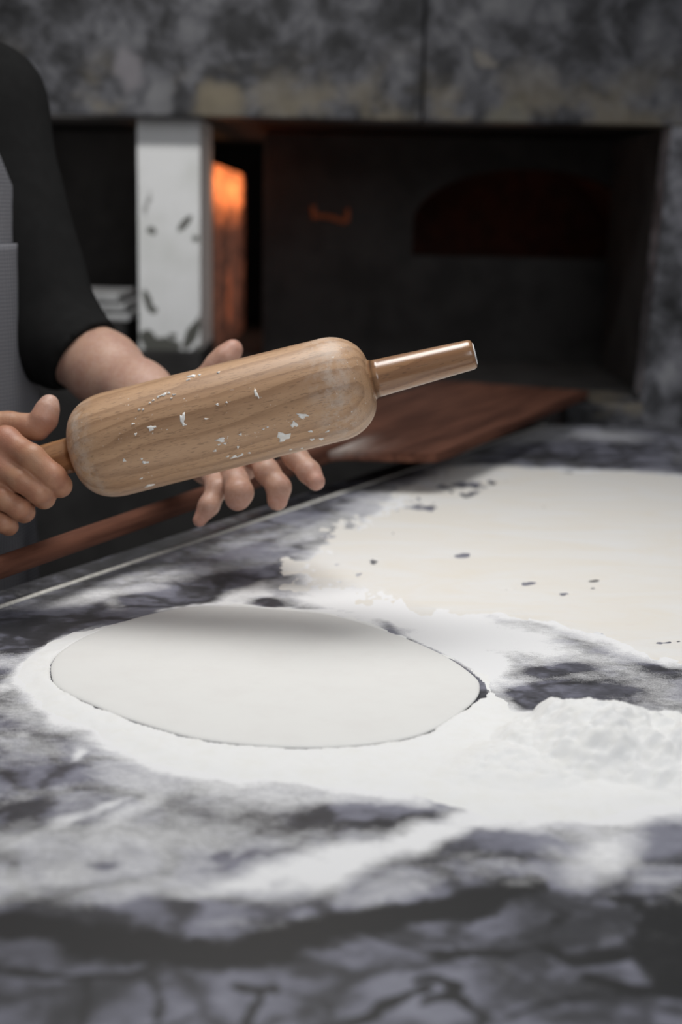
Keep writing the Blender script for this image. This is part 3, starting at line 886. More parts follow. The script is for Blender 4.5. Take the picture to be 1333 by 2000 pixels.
# ------------------------------------------------------------------ wooden peel
PZ = 0.948
pa = unz(0, 1108, PZ); pb = unz(385, 974, PZ)
pd = (pb - pa)[:2]; pd /= np.linalg.norm(pd)
yaw = math.atan2(pd[1], pd[0])
peel = empty('pizza_peel', (pb[0], pb[1], PZ)); peel.rotation_euler = (0, 0, yaw)
tag(peel, 'long-handled reddish brown wooden pizza peel lying along the counter edge', 'peel')
cs = unz(868, 902, PZ - 0.006)[:2] - pb[:2]
ca = cs @ pd; cw = abs(cs @ np.array([pd[1], -pd[0]]))
bl = 0.72
out = []
for s in (-1, 1):
    side = [(ca - 0.075, 0.016), (ca - 0.055, 0.03), (ca - 0.045, 0.06), (ca - 0.037, cw * 0.62), (ca - 0.025, cw * 0.86), (ca - 0.012, cw * 0.96), (ca + 0.03, cw), (ca + 0.25, cw), (ca + bl - 0.01, cw * 0.99), (ca + bl, cw * 0.96)]
    out += [(x, s * w) for x, w in (side if s < 0 else side[::-1])]
bm = bmesh.new()
f = bm.faces.new([bm.verts.new((x, y, -0.006)) for x, y in out])
r = bmesh.ops.extrude_face_region(bm, geom=[f])
for g in r['geom']:
    if isinstance(g, bmesh.types.BMVert): g.co.z = 0.006
bmesh.ops.recalc_face_normals(bm, faces=bm.faces)
bmesh.ops.bevel(bm, geom=[e for e in bm.edges if abs(e.verts[0].co.z - e.verts[1].co.z) < 1e-5], offset=0.002, segments=2, affect='EDGES')
bmesh.ops.triangulate(bm, faces=[f for f in bm.faces if len(f.verts) > 4])
for _ in range(4):
    bmesh.ops.subdivide_edges(bm, edges=[e for e in bm.edges if e.calc_length() > 0.02], cuts=1, use_grid_fill=False)
    bmesh.ops.triangulate(bm, faces=[f for f in bm.faces if len(f.verts) > 4])
blade = bm_obj('blade', bm, M_PEEL, peel)
P = np.array([v.co[:] for v in blade.data.vertices])
sm = unz(650, 880, PZ)[:2] - pb[:2]; sl = np.array([sm @ pd, sm @ np.array([-pd[1], pd[0]])])
dd = np.exp(-(((P[:, 0] - sl[0]) / 0.07) ** 2 + ((P[:, 1] - sl[1]) / 0.04) ** 2))
a = blade.data.attributes.new('dust', 'FLOAT', 'POINT'); a.data.foreach_set('value', (dd * 0.9 * (P[:, 2] > 0)).astype(np.float32))
prof = [(-0.95, 0.004), (-0.945, 0.008), (-0.93, 0.010), (-0.5, 0.010), (0.0, 0.0105), (ca - 0.10, 0.0125), (ca - 0.05, 0.012), (ca + 0.02, 0.009), (ca + 0.06, 0.006)]
lathe('handle', prof, M_PEEL, peel, 24)

# ------------------------------------------------------------------ rolling pin
A = und(138, 889, 1.252); B = und(928, 691, 1.200)
ax = (B - A) / np.linalg.norm(B - A)
ss = np.linspace(0, 1, 2001); pj = np.array([proj(A + (B - A) * s)[0] for s in ss])
L_all = np.linalg.norm(B - A); L_body = L_all * ss[np.argmin(abs(pj - 724))]
zax = np.array([0, 0, 1.0]) - ax * ax[2]; zax /= np.linalg.norm(zax); yax = np.cross(zax, ax)
pin = empty('rolling_pin'); pin.matrix_world = Matrix.Translation(A) @ Matrix((ax, yax, zax)).transposed().to_4x4()
tag(pin, 'large beech rolling pin held tilted in the air, specked with dried dough', 'rolling pin')
R0, R1 = 0.0464, 0.0444
def rad(x): return R0 + (R1 - R0) * x / L_body
prof = []
c0, c1, x0 = 0.038, 0.034, 0.006
prof.append((x0 + 0.003, 0.0160))
for t in np.linspace(0, 1, 26):
    s = t * t * c0
    prof.append((x0 + s, 0.0175 + (rad(c0) - 0.0175) * max(0, 1 - (1 - s / c0) ** 2.25) ** (1 / 2.25)))
for x in np.linspace(x0 + c0, L_body - c1, 30)[1:-1]: prof.append((x, rad(x)))
rb = rad(L_body - c1); 
for t in np.linspace(1, 0, 26):
    s = t * t * c1
    prof.append((L_body - s, 0.0185 + (rb - 0.0185) * math.sqrt(max(0, 1 - (1 - s / c1) ** 2)) ** 1.1))
prof.append((L_body + 0.0012, 0.0172))
lathe('roller', prof, M_PIN, pin, 128)
LH = L_all - L_body
hb, he = 0.0162, 0.0126
def hprof(sign, x_start):
    pts = [(0.0, hb + 0.0022), (0.0012, hb + 0.0008), (0.004, hb)]
    for t in np.linspace(0.03, 0.96, 14): pts.append((LH * t, hb + (he - hb) * t))
    pts += [(LH * 0.98, he * 0.97), (LH * 0.993, he * 0.90), (LH, he * 0.76)]
    return [(x_start + sign * x, r) for x, r in pts]
hr = lathe('handle', hprof(1, L_body), M_HANDLE, pin, 64)
hl_ = lathe('handle', hprof(-1, x0 + 0.002), M_HANDLE, pin, 64)
cap = lathe('floured_end', [(L_all - 0.0001, he * 0.74), (L_all + 0.0005, he * 0.72), (L_all + 0.0007, he * 0.4), (L_all + 0.0007, 0.0003)], M_FLOUR, pin, 32)
tag(cap, 'white floury end of the handle')


# dried dough specks, placed on the round of the roller
def on_roller(px, py):
    o = CP; d = ray(px, py); d = d / np.linalg.norm(d)
    oc = o - A
    best = None
    for it in range(3):
        R_ = R0 if best is None else rad(best)
        dp = d - ax * (d @ ax); op = oc - ax * (oc @ ax)
        a_, b_, c_ = dp @ dp, 2 * dp @ op, op @ op - R_ ** 2
        disc = b_ * b_ - 4 * a_ * c_
        if disc < 0: return None
        t = (-b_ - math.sqrt(disc)) / (2 * a_)
        p = o + d * t; best = (p - A) @ ax
    n = p - A - ax * best; n /= np.linalg.norm(n)
    return p, n


rng = random.Random(4)
SPK = [(554, 853, 13, 11), (591, 812, 10, 5), (575, 829, 7, 6), (357, 818, 5, 12), (360, 829, 6, 3), (296, 836, 8, 5), (265, 848, 4, 3), (501, 769, 3, 10), (499, 764, 4, 3), (432, 859, 8, 5), (440, 866, 4, 3), (610, 858, 6, 4), (607, 842, 6, 3), (628, 857, 6, 4),
       (375, 735, 9, 4), (368, 742, 6, 3), (390, 733, 4, 3), (427, 728, 4, 3), (243, 899, 4, 4), (284, 903, 7, 3), (277, 896, 3, 3), (292, 948, 10, 4), (276, 934, 5, 2), (457, 892, 7, 3), (470, 889, 8, 2), (487, 884, 4, 2), (420, 880, 5, 3), (445, 891, 4, 2), (428, 868, 4, 2), (403, 818, 6, 2), (470, 848, 4, 3), (465, 873, 3, 4),
       (310, 775, 6, 3), (320, 771, 7, 3), (330, 768, 4, 3), (340, 771, 5, 2), (300, 782, 4, 2), (293, 787, 3, 2), (335, 778, 3, 2), (280, 800, 3, 2), (272, 800, 4, 2), (260, 828, 5, 2), (515, 838, 3, 2), (523, 834, 3, 2), (568, 877, 4, 2), (590, 875, 3, 2), (640, 842, 6, 2), (443, 786, 3, 2), (425, 790, 4, 3)]
sv, sf = [], []
def add_speck(px, py, rx, ry):
    h = on_roller(px, py)
    if h is None: return
    p, n = h
    x = np.array(ax); y = np.cross(n, x)
    k = 12; base = len(sv); sc = 1.235 / F_PX
    rot = rng.uniform(-0.4, 0.4)
    for lev, sh, z in ((0, 1.0, -0.0002), (1, 0.9, 0.0006), (2, 0.5, 0.0009)):
        for i in range(k):
            a = 2 * math.pi * i / k; 
            jr = 1 + 0.30 * math.sin(3 * a + px) + 0.22 * math.sin(5 * a + py)
            u, v = (1.0 if rx > 6 or ry > 6 else 0.75) * rx * sc * jr * math.cos(a) * sh, (1.0 if rx > 6 or ry > 6 else 0.75) * ry * sc * jr * math.sin(a) * sh
            u, v = u * math.cos(rot) - v * math.sin(rot), u * math.sin(rot) + v * math.cos(rot)
            q = p + x * u + y * v
            w = q - A; s_ = w @ ax; rv = w - ax * s_; rv = rv / np.linalg.norm(rv) * (rad(s_) + z)
            sv.append((s_, rv @ yax, rv @ zax))
    for l in range(2):
        for i in range(k):
            i2 = (i + 1) % k
            sf.append((base + l * k + i, base + l * k + i2, base + (l + 1) * k + i2, base + (l + 1) * k + i))
    sf.append(tuple(base + 2 * k + i for i in range(k)))
for s in SPK: add_speck(*s)
sp = mesh_obj('dried_dough', sv, sf, plain('dried_dough', (0.88, 0.865, 0.83), 0.9, spec=0.1, scale=300, noise=(0.80, 0.77, 0.72)), pin)
tag(sp, 'white specks of dried dough', kind='stuff')


# ------------------------------------------------------------------ person: signed-distance body
class Field:
    def __init__(s, lo, hi, h):
        s.lo = np.array(lo, float); s.h = h
        s.n = (np.ceil((np.array(hi) - s.lo) / h).astype(int) + 1)
        s.f = np.full(s.n, 0.04, np.float32)
    def win(s, lo, hi):
        a = np.clip(np.floor((np.array(lo) - s.lo) / s.h).astype(int), 0, s.n - 1)
        b = np.clip(np.ceil((np.array(hi) - s.lo) / s.h).astype(int) + 1, 1, s.n)
        if np.any(b <= a): return None
        sl = tuple(slice(a[i], b[i]) for i in range(3))
        ax_ = [s.lo[i] + s.h * np.arange(a[i], b[i]) for i in range(3)]
        return sl, np.meshgrid(*ax_, indexing='ij', sparse=True)
    def add(s, sl, d, k):
        o = s.f[sl]
        if k > 0:
            hh = np.clip(k - np.abs(o - d), 0, None) / k
            s.f[sl] = np.minimum(o, d) - hh * hh * k * 0.25
        else: s.f[sl] = np.minimum(o, d)
    def cap(s, a, b, ra, rb, k=0.0, m=0.03):
        a, b = np.asarray(a, float), np.asarray(b, float); R_ = max(ra, rb) + m
        w = s.win(np.minimum(a, b) - R_, np.maximum(a, b) + R_)
        if w is None: return
        sl, (X, Y, Z) = w
        e = b - a; L2 = max(e @ e, 1e-12)
        t = np.clip(((X - a[0]) * e[0] + (Y - a[1]) * e[1] + (Z - a[2]) * e[2]) / L2, 0, 1)
        d = np.sqrt((X - a[0] - t * e[0]) ** 2 + (Y - a[1] - t * e[1]) ** 2 + (Z - a[2] - t * e[2]) ** 2) - (ra + (rb - ra) * t)
        s.add(sl, d.astype(np.float32), k)
    def chain(s, pts, k):
        for (a, ra), (b, rb) in zip(pts, pts[1:]): s.cap(a, b, ra, rb, k)
    def ell(s, c, r, k=0.0, rot=None, m=0.03):
        c = np.asarray(c, float); r = np.asarray(r, float); R_ = r.max() + m
        w = s.win(c - R_, c + R_)
        if w is None: return
        sl, (X, Y, Z) = w
        x, y, z = X - c[0], Y - c[1], Z - c[2]
        if rot is not None:
            x, y, z = (rot[0][0] * x + rot[0][1] * y + rot[0][2] * z, rot[1][0] * x + rot[1][1] * y + rot[1][2] * z, rot[2][0] * x + rot[2][1] * y + rot[2][2] * z)
        q = np.sqrt((x / r[0]) ** 2 + (y / r[1]) ** 2 + (z / r[2]) ** 2)
        q2 = np.sqrt((x / r[0] ** 2) ** 2 + (y / r[1] ** 2) ** 2 + (z / r[2] ** 2) ** 2)
        d = q * (q - 1) / np.maximum(q2, 1e-6)
        s.add(sl, d.astype(np.float32), k)
    def union(s, o, k): s.add((slice(None),) * 3, o.f, k)
    def mesh(s, smooth=1):
        f = s.f; pos = f > 0
        sx = [pos[i:pos.shape[0] - 1 + i, j:pos.shape[1] - 1 + j, k:pos.shape[2] - 1 + k] for i in (0, 1) for j in (0, 1) for k in (0, 1)]
        cnt = sum(x.astype(np.int8) for x in sx)
        act = (cnt > 0) & (cnt < 8)
        ids = np.full(act.shape, -1, np.int64); C = np.argwhere(act); ids[act] = np.arange(len(C))
        acc = np.zeros((len(C), 3)); num = np.zeros(len(C))
        cor = [(i, j, k) for i in (0, 1) for j in (0, 1) for k in (0, 1)]
        for a in range(8):
            for d in range(3):
                if cor[a][d] == 0:
                    c1 = np.array(cor[a]); c2 = c1.copy(); c2[d] = 1
                    f1 = f[tuple((C + c1).T)]; f2 = f[tuple((C + c2).T)]
                    x = (f1 > 0) != (f2 > 0)
                    t = np.where(x, f1 / np.where(x, f1 - f2, 1), 0)
                    p = np.broadcast_to(c1, (len(C), 3)).astype(float).copy(); p[:, d] += t
                    acc[x] += p[x]; num[x] += 1
        V = s.lo + s.h * (C + acc / num[:, None])
        Q = []
        for d in range(3):
            u, v = (d + 1) % 3, (d + 2) % 3
            a = [slice(None)] * 3; b_ = [slice(None)] * 3
            a[d] = slice(0, -1); b_[d] = slice(1, None)
            f1, f2 = pos[tuple(a)], pos[tuple(b_)]
            E_ = np.argwhere(f1 != f2)
            ok = (E_[:, u] > 0) & (E_[:, v] > 0) & (E_[:, u] < f.shape[u] - 1) & (E_[:, v] < f.shape[v] - 1)
            E_ = E_[ok]
            if not len(E_): continue
            eu = np.zeros(3, int); eu[u] = 1; ev = np.zeros(3, int); ev[v] = 1
            q = np.stack([ids[tuple((E_ - eu - ev).T)], ids[tuple((E_ - ev).T)], ids[tuple(E_.T)], ids[tuple((E_ - eu).T)]], 1)
            fl_ = f1[tuple(E_.T)]
            q[fl_] = q[fl_][:, ::-1]
            Q.append(q)
        Q = np.concatenate(Q)
        Q = Q[(Q >= 0).all(1)]
        for _ in range(smooth):                 # light Laplacian
            s_ = np.zeros_like(V); n_ = np.zeros(len(V))
            for i in range(4):
                a_, b_ = Q[:, i], Q[:, (i + 1) % 4]
                np.add.at(s_, a_, V[b_]); np.add.at(n_, a_, 1); np.add.at(s_, b_, V[a_]); np.add.at(n_, b_, 1)
            V = V * 0.5 + 0.5 * s_ / np.maximum(n_, 1)[:, None]
        return V, Q


def K(px, py, d, rpx):                           # joint: point and radius
    return und(px, py, d), rpx * d / F_PX


def bounds(lists, pad):
    P = np.array([p for L in lists for (p, r) in L]); return P.min(0) - pad, P.max(0) + pad


# --- hand on the pin handle (left of the picture)
h_index = [K(12, 862, 1.236, 26), K(62, 893, 1.222, 25), K(104, 932, 1.222, 25), K(117, 948, 1.232, 22.5), K(112, 950, 1.252, 20), K(98, 932, 1.272, 19), K(86, 910, 1.282, 17)]
h_middle = [K(-4, 908, 1.236, 25), K(42, 938, 1.222, 23), K(76, 962, 1.222, 22.5), K(86, 972, 1.234, 21), K(80, 970, 1.255, 19), K(66, 950, 1.273, 18), K(55, 925, 1.282, 17)]
h_ring = [K(-36, 948, 1.240, 24), K(8, 974, 1.228, 22), K(38, 993, 1.228, 21), K(47, 1000, 1.238, 20), K(40, 995, 1.258, 18), K(28, 972, 1.274, 17), K(20, 950, 1.282, 16)]
h_little = [K(-66, 982, 1.246, 21), K(-22, 1004, 1.236, 19), K(8, 1022, 1.236, 18.5), K(17, 1028, 1.244, 17), K(10, 1022, 1.260, 16), K(0, 1002, 1.272, 15), K(-8, 984, 1.280, 14)]
h_thumb = [K(-95, 838, 1.262, 36), K(-30, 828, 1.268, 27), K(20, 827, 1.270, 21.5), K(52, 833, 1.268, 23), K(72, 838, 1.264, 21.5)]
h_thumb2 = [K(74, 836, 1.264, 23), K(86, 818, 1.263, 25), K(94, 796, 1.264, 20), K(97, 787, 1.265, 15.5)]
wrist_r = K(-185, 885, 1.29, 58)
palm_r = [[K(12, 862, 1.240, 25), K(-80, 868, 1.262, 34), wrist_r], [K(-4, 908, 1.240, 25), K(-90, 898, 1.262, 34), wrist_r], [K(-36, 948, 1.244, 24), K(-100, 925, 1.264, 32), wrist_r], [K(-66, 982, 1.250, 21), K(-115, 950, 1.270, 30), (wrist_r[0], wrist_r[1] * .8)],
          [K(-30, 850, 1.262, 26), K(-100, 860, 1.272, 36), wrist_r]]
elbow_r = np.array([-0.63, 1.40, 1.125])
arm_r = [(wrist_r[0], wrist_r[1]), (wrist_r[0] * 0.45 + elbow_r * 0.55 + np.array([0, 0, .004]), 0.041), (elbow_r, 0.043)]

lo, hi = bounds([h_index, h_middle, h_ring, h_little, h_thumb, h_thumb2, arm_r] + palm_r, 0.05)
HS = 0.0015
FP = Field(lo, hi, HS)
for c_ in palm_r: FP.chain(c_, 0.010)
FP.chain(arm_r, 0.02)
FF = Field(lo, hi, HS)
for c_ in (h_index, h_middle, h_ring, h_little):
    t_ = Field(lo, hi, HS); t_.chain(c_, 0.004)
    FF.union(t_, 0.0018)
FP.union(FF, 0.006)
t_ = Field(lo, hi, HS); t_.chain(h_thumb, 0.006); t2_ = Field(lo, hi, HS); t2_.chain(h_thumb2, 0.006); t_.union(t2_, 0.004)
FP.union(t_, 0.005)
for a_, b_ in ((h_index, h_middle), (h_middle, h_ring), (h_ring, h_little)):
    FP.chain([((a_[0][0] + b_[0][0]) / 2 + np.array([0, .004, 0]), a_[0][1] * .95), ((a_[1][0] + b_[1][0]) / 2 * .82 + (a_[0][0] + b_[0][0]) / 2 * .18 + np.array([0, .007, 0]), a_[1][1] * .62)], 0.008)
# knuckle bumps
for p_, r_ in (h_index[0], h_middle[0], h_ring[0]):
    FP.ell(p_ + np.array([0, -0.003, 0.002]), (0.0105, 0.0105, 0.0105), 0.008)
VR, QR = FP.mesh(1)

# --- open hand behind the pin
g_index = [K(535, 842, 1.400, 24), K(578, 893, 1.365, 23), K(604, 922, 1.350, 22), K(617, 940, 1.342, 18.5)]
g_middle = [K(492, 872, 1.395, 24), K(522, 921, 1.358, 23.5), K(545, 952, 1.350, 23), K(542, 977, 1.350, 20.5)]
g_ring = [K(445, 893, 1.392, 25), K(462, 940, 1.352, 24), K(468, 962, 1.340, 26.5), K(464, 974, 1.340, 24)]
g_little = [K(400, 903, 1.395, 22), K(424, 955, 1.360, 20.5), K(408, 988, 1.350, 19.5), K(390, 1016, 1.350, 13.5)]
g_thumb = [K(370, 800, 1.42, 34), K(395, 752, 1.415, 27), K(425, 712, 1.410, 22), K(442, 698, 1.408, 23.5), K(455, 683, 1.408, 20)]
wrist_l = K(345, 815, 1.45, 47)
elbow_l = K(112, 660, 1.60, 74)
palm_l = [[K(535, 842, 1.400, 24), K(450, 825, 1.43, 33), wrist_l], [K(492, 872, 1.395, 25), K(430, 845, 1.43, 35), wrist_l], [K(445, 893, 1.392, 26), K(405, 865, 1.43, 35), wrist_l], [K(400, 903, 1.395, 24), K(375, 870, 1.43, 34), wrist_l],
          [K(395, 765, 1.42, 30), K(400, 820, 1.43, 34), wrist_l], [K(408, 920, 1.398, 29), K(475, 908, 1.396, 32)], [K(392, 905, 1.405, 26), K(365, 850, 1.43, 34)]]
arm_l = [wrist_l, K(275, 768, 1.50, 57), K(205, 722, 1.545, 68), elbow_l]
lo, hi = bounds([g_index, g_middle, g_ring, g_little, g_thumb, arm_l] + palm_l, 0.05)
GP = Field(lo, hi, HS)
for c_ in palm_l: GP.chain(c_, 0.012)
GP.chain(arm_l, 0.02)
FF = Field(lo, hi, HS)
for c_ in (g_index, g_middle, g_ring, g_little):
    t_ = Field(lo, hi, HS); t_.chain(c_, 0.005)
    FF.union(t_, 0.0018)
GP.union(FF, 0.007)
t_ = Field(lo, hi, HS); t_.chain(g_thumb, 0.006)
GP.union(t_, 0.010)
VL, QL = GP.mesh(1)

# --- torso, head, legs (coarser)
sh_l = und(-28, 205, 1.60); sh_r = np.array([-0.715, 1.50, 1.395])
mid = (sh_l + sh_r) / 2
sv_ = (sh_l - sh_r); sv_[2] = 0; sv_ /= np.linalg.norm(sv_)
fr = np.array([sv_[1], -sv_[0], 0])              # facing direction
BR = np.array([sv_, fr, [0, 0, 1]])              # world -> body axes
chest = mid + np.array([0, 0, -0.11]) + fr * 0.01
waist = mid + np.array([0, 0, -0.36]) + fr * 0.02
hips = mid + np.array([0, 0, -0.50]) + fr * 0.0
head = mid + np.array([0, 0, 0.235]) + fr * 0.05


def torso(Fd, grow=0.0, legs=True):
    k = 0.06
    Fd.ell(chest, (0.170 + grow, 0.115 + grow, 0.20 + grow), k, BR)
    Fd.ell(waist, (0.158 + grow, 0.108 + grow, 0.20 + grow), k, BR)
    Fd.ell(hips, (0.168 + grow, 0.115 + grow, 0.15 + grow), k, BR)
    for s_, L in ((1, sh_l), (-1, sh_r)):
        Fd.cap(mid + np.array([0, 0, 0.01]), L, 0.06 + grow, 0.052 + grow, 0.04)
    Fd.cap(sh_l, elbow_l[0], 0.052 + grow, elbow_l[1] - 0.001 + grow, 0.03)
    Fd.cap(sh_r, elbow_r, 0.052 + grow, 0.042 + grow, 0.03)


ankles = []
lo = np.minimum(np.minimum(sh_r, elbow_r), hips) - 0.22; hi = np.maximum(np.maximum(sh_l, elbow_l[0]), hips) + 0.22
lo[2] = -0.03; hi[2] = 1.80
BF = Field(lo, hi, 0.006)
torso(BF)
BF.cap(mid + np.array([0, 0, 0.0]), head - np.array([0, 0, 0.07]), 0.060, 0.055, 0.05)
BF.ell(head + np.array([0, 0, 0.03]) - fr * 0.012, (0.076, 0.096, 0.095), 0.03, BR)
BF.ell(head - np.array([0, 0, 0.055]) + fr * 0.025, (0.058, 0.070, 0.072), 0.03, BR)
BF.cap(head + fr * 0.088 + np.array([0, 0, 0.012]), head + fr * 0.112 - np.array([0, 0, 0.028]), 0.008, 0.014, 0.012)     # nose
for s_ in (-1, 1):
    BF.ell(head + sv_ * s_ * 0.078 - fr * 0.005 - np.array([0, 0, 0.01]), (0.010, 0.020, 0.032), 0.006, BR)                # ears
    BF.ell(head + sv_ * s_ * 0.031 + fr * 0.082 + np.array([0, 0, 0.030]), (0.022, 0.012, 0.008), 0.012, BR)               # brow
    BF.ell(head + sv_ * s_ * 0.031 + fr * 0.080 + np.array([0, 0, 0.010]), (0.014, 0.010, 0.009), 0.004, BR)               # eye
BF.ell(head + fr * 0.098 - np.array([0, 0, 0.055]), (0.024, 0.008, 0.006), 0.006, BR)
BF.ell(head + fr * 0.096 - np.array([0, 0, 0.066]), (0.020, 0.009, 0.007), 0.006, BR)
legs = []
for s_ in (-1, 1):
    hp = hips + sv_ * s_ * 0.09 - np.array([0, 0, 0.05]); kn = np.array([*(hips + sv_ * s_ * 0.10 + fr * 0.02)[:2], 0.47]); an = np.array([*(hips + sv_ * s_ * 0.11 - fr * 0.02)[:2], 0.09])
    legs.append((hp, kn, an))
    BF.cap(hp, kn, 0.082, 0.055, 0.04); BF.cap(kn, an, 0.054, 0.038, 0.02)
    BF.cap(an - np.array([0, 0, 0.045]), an + fr * 0.13 - np.array([0, 0, 0.055]), 0.036, 0.028, 0.02)
VB, QB = BF.mesh(2)

V = np.concatenate([VR, VL, VB]); Q = np.concatenate([QR, QL + len(VR), QB + len(VR) + len(VL)])
red = np.zeros(len(V)); pale = np.zeros(len(V)); crease = np.zeros(len(V))


def glow(arr, p, r, amt=1.0):
    arr[:] = np.maximum(arr, amt * np.exp(-((V - p) ** 2).sum(1) / r ** 2))


for c_ in (g_index, g_middle, g_ring, g_little, g_thumb):
    glow(red, c_[-1][0], 0.012, 0.9)
    for p_, r_ in c_[1:]: glow(pale, p_, 0.022, 0.75)
glow(pale, K(420, 930, 1.38, 0)[0], 0.05, 0.6)
for a_, b_ in zip(arm_l, arm_l[1:]): glow(pale, a_[0], 0.07, 0.8); glow(pale, (a_[0] + b_[0]) / 2, 0.07, 0.8)  # forearm lightened as if lit from above, no flour here
for c_ in (h_index, h_middle, h_ring, h_little): glow(red, c_[0][0] + np.array([0, -.008, .004]), 0.016, 0.8); glow(red, c_[2][0], 0.012, 0.4)
glow(red, h_thumb2[1][0], 0.014, 0.7); glow(pale, h_thumb2[-1][0], 0.016, 1.0); glow(pale, h_thumb2[1][0], 0.016, 0.55)
# thumb wrinkles
ta = h_thumb[3][0] - h_thumb[1][0]; ta /= np.linalg.norm(ta)
for s_ in (22, 30, 38, 44):
    p_ = h_thumb[3][0] - ta * (s_ * 1.268 / F_PX)
    near = np.exp(-((V - p_) ** 2).sum(1) / 0.013 ** 2)
    crease = np.maximum(crease, near * np.exp(-((V - p_) @ ta) ** 2 / 0.0007 ** 2) * 0.9)
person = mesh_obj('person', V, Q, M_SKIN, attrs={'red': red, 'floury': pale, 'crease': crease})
tag(person, 'person in black shirt and grey checked apron holding the rolling pin', 'person')


# --- clothing
def clip_field(Fd, keep):
    X, Y, Z = np.meshgrid(*[Fd.lo[i] + Fd.h * np.arange(Fd.n[i]) for i in range(3)], indexing='ij', sparse=True)
    Fd.f = np.maximum(Fd.f, keep(X, Y, Z).astype(np.float32))


lo2 = lo.copy(); lo2[2] = mid[2] - 0.62; hi2 = hi.copy(); hi2[2] = mid[2] + 0.16
TS = Field(lo2, hi2, 0.006)
torso(TS, 0.010)
hem = und(163, 694, 1.565)
fa0 = arm_l[1][0] - elbow_l[0]; fa0 /= np.linalg.norm(fa0)
fa = und(163 + 69, 694 + 72, 1.565) - hem; fa /= np.linalg.norm(fa); fa = fa * 0.97 - FW * 0.22; fa /= np.linalg.norm(fa)
TS.cap(elbow_l[0], hem + fa0 * 0.05, elbow_l[1] + 0.010, 0.0455, 0.02)
fr_arm = wrist_r[0] - elbow_r; fr_arm /= np.linalg.norm(fr_arm)
TS.cap(elbow_r, elbow_r + fr_arm * 0.06, 0.053, 0.050, 0.02)
hem_r = elbow_r + fr_arm * 0.05
near = lambda X, Y, Z, p, n: ((X - p[0]) * n[0] + (Y - p[1]) * n[1] + (Z - p[2]) * n[2])
def keep(X, Y, Z):
    a_ = near(X, Y, Z, hem, fa); rl = np.sqrt((X - hem[0]) ** 2 + (Y - hem[1]) ** 2 + (Z - hem[2]) ** 2) - 0.12
    b_ = near(X, Y, Z, hem_r, fr_arm); rr = np.sqrt((X - hem_r[0]) ** 2 + (Y - hem_r[1]) ** 2 + (Z - hem_r[2]) ** 2) - 0.11
    k_ = np.maximum(np.minimum(a_, -rl), np.minimum(b_, -rr))
    return np.maximum(k_, (mid[2] - 0.57) - Z + 0 * X)
clip_field(TS, keep)
vt, qt = TS.mesh(2)
wr = fbm(vt[:, 0] * 22, vt[:, 1] * 22, vt[:, 2] * 14, 3, 77) - 0.5
vt = vt + 0.006 * wr[:, None] * (vt - np.array([mid[0], mid[1], 0])) / np.maximum(np.linalg.norm((vt - np.array([mid[0], mid[1], 0]))[:, :2], axis=1), .05)[:, None] * np.array([1, 1, 0])
mesh_obj('t_shirt', vt, qt, M_SHIRT, person)
TR = Field(np.array([lo[0], lo[1], 0.05]), np.array([hi[0], hi[1], mid[2] - 0.38]), 0.008)
TR.ell(hips, (0.176, 0.122, 0.15), 0.05, BR)
for hp, kn, an in legs:
    TR.cap(hp, kn, 0.094, 0.075, 0.04); TR.cap(kn, an + np.array([0, 0, .02]), 0.074, 0.068, 0.03)
clip_field(TR, lambda X, Y, Z: np.maximum(Z - (mid[2] - 0.46), 0.075 - Z) + 0 * X + 0 * Y)
vt, qt = TR.mesh(2)
mesh_obj('trousers', vt, qt, M_TROUSER, person)
for hp, kn, an in legs:
    SF = Field(an - 0.2, an + 0.25, 0.006)
    SF.cap(an - np.array([0, 0, 0.035]), an + fr * 0.14 - np.array([0, 0, 0.048]), 0.050, 0.042, 0.02); SF.cap(an, an - np.array([0, 0, 0.03]), 0.048, 0.05, 0.02)
    clip_field(SF, lambda X, Y, Z: np.maximum(0.002 - Z, Z - 0.10) + 0 * X + 0 * Y)
    vt, qt = SF.mesh(1); mesh_obj('shoe', vt, qt, M_SHOE, person)
HF = Field(head - 0.18, head + 0.2, 0.005)
HF.ell(head + np.array([0, 0, 0.038]) - fr * 0.018, (0.083, 0.100, 0.098), 0.0, BR)
clip_field(HF, lambda X, Y, Z: np.maximum(near(X, Y, Z, head + fr * 0.045 + np.array([0, 0, 0.05]), fr * 0.8 - np.array([0, 0, 0.6])), head[2] - 0.05 - Z))
vt, qt = HF.mesh(2); mesh_obj('hair', vt, qt, M_HAIR, person)


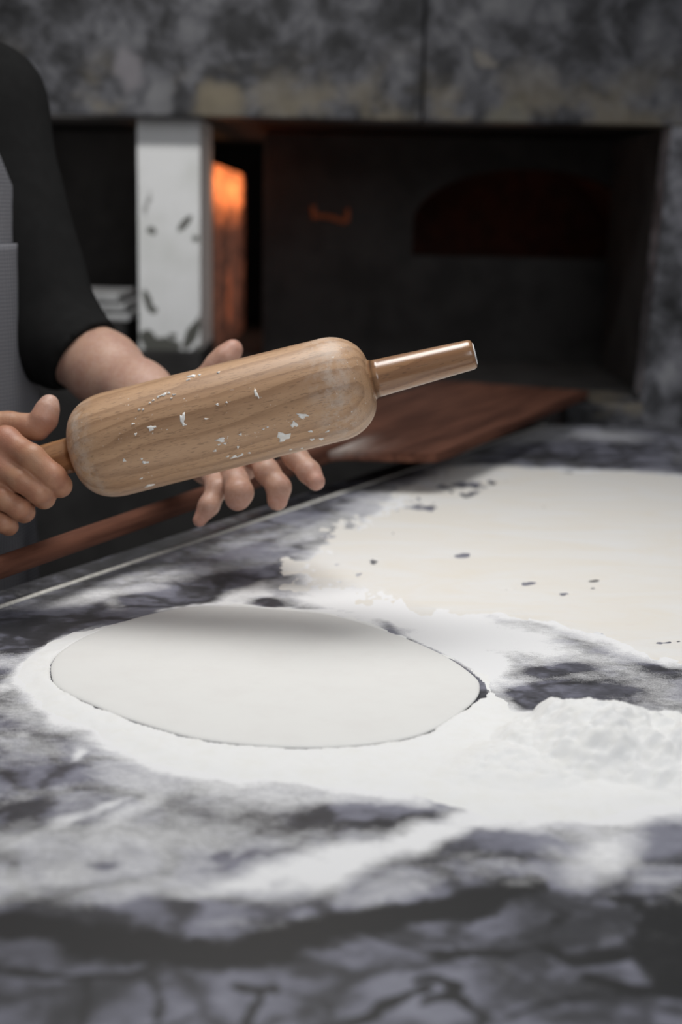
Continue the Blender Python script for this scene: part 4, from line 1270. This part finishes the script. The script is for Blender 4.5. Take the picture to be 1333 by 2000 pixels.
# apron wrapped round the front of the body
def apron_ring(z, ang, grow):
    t = np.clip((mid[2] - z) / 0.5, 0, 1.4)
    a_ = 0.186 + 0.012 * math.sin(t * 2.4); b_ = 0.138 + 0.006 * math.sin(t * 3)
    if z < hips[2]: a_ += (hips[2] - z) * 0.05; b_ += (hips[2] - z) * 0.05
    c_ = np.array([mid[0], mid[1], z]) + fr * 0.012
    return c_ + sv_ * (a_ + grow) * math.sin(ang) + fr * (b_ + grow) * math.cos(ang)


def apron_sheet(name, z0, z1, a0, a1, grow, parent, nz=70, na=70, th=0.0025, top_taper=None):
    vs, uv = [], []
    for i in range(nz + 1):
        z = z0 + (z1 - z0) * i / nz
        A0, A1 = a0, a1
        if top_taper and z > top_taper[0]:
            q = (z - top_taper[0]) / (z1 - top_taper[0]); f_ = 1 - (1 - top_taper[1]) * q ** 0.75
            A0, A1 = a0 * f_, a1 * f_
        for j in range(na + 1):
            an = A0 + (A1 - A0) * j / na
            w = 0.003 * math.sin(an * 17 + z * 5) * (1 if z < hips[2] else 0.35)
            vs.append(apron_ring(z, an, grow + w)); uv.append((an * 0.17, z))
    fs = [(i * (na + 1) + j, i * (na + 1) + j + 1, (i + 1) * (na + 1) + j + 1, (i + 1) * (na + 1) + j) for i in range(nz) for j in range(na)]
    o = mesh_obj(name, vs, fs, M_APRON, parent)
    ul = o.data.uv_layers.new(name='UVMap')
    vi = np.zeros(len(o.data.loops), int); o.data.loops.foreach_get('vertex_index', vi)
    ul.data.foreach_set('uv', np.array(uv)[vi].ravel().astype(np.float32))
    md = o.modifiers.new('thickness', 'SOLIDIFY'); md.thickness = th; md.offset = 1
    return o


apr = apron_sheet('apron', 0.50, 1.34, -1.75, 1.75, 0.012, person, top_taper=(1.16, 0.42))
zpk = und(10, 481, 1.45)[2]
apron_sheet('pocket', zpk - 0.22, zpk, 0.35, 1.72, 0.017, apr, 30, 30)
apron_sheet('apron_strap', 1.03, 1.065, 1.7, 4.6, 0.016, apr, 4, 40)
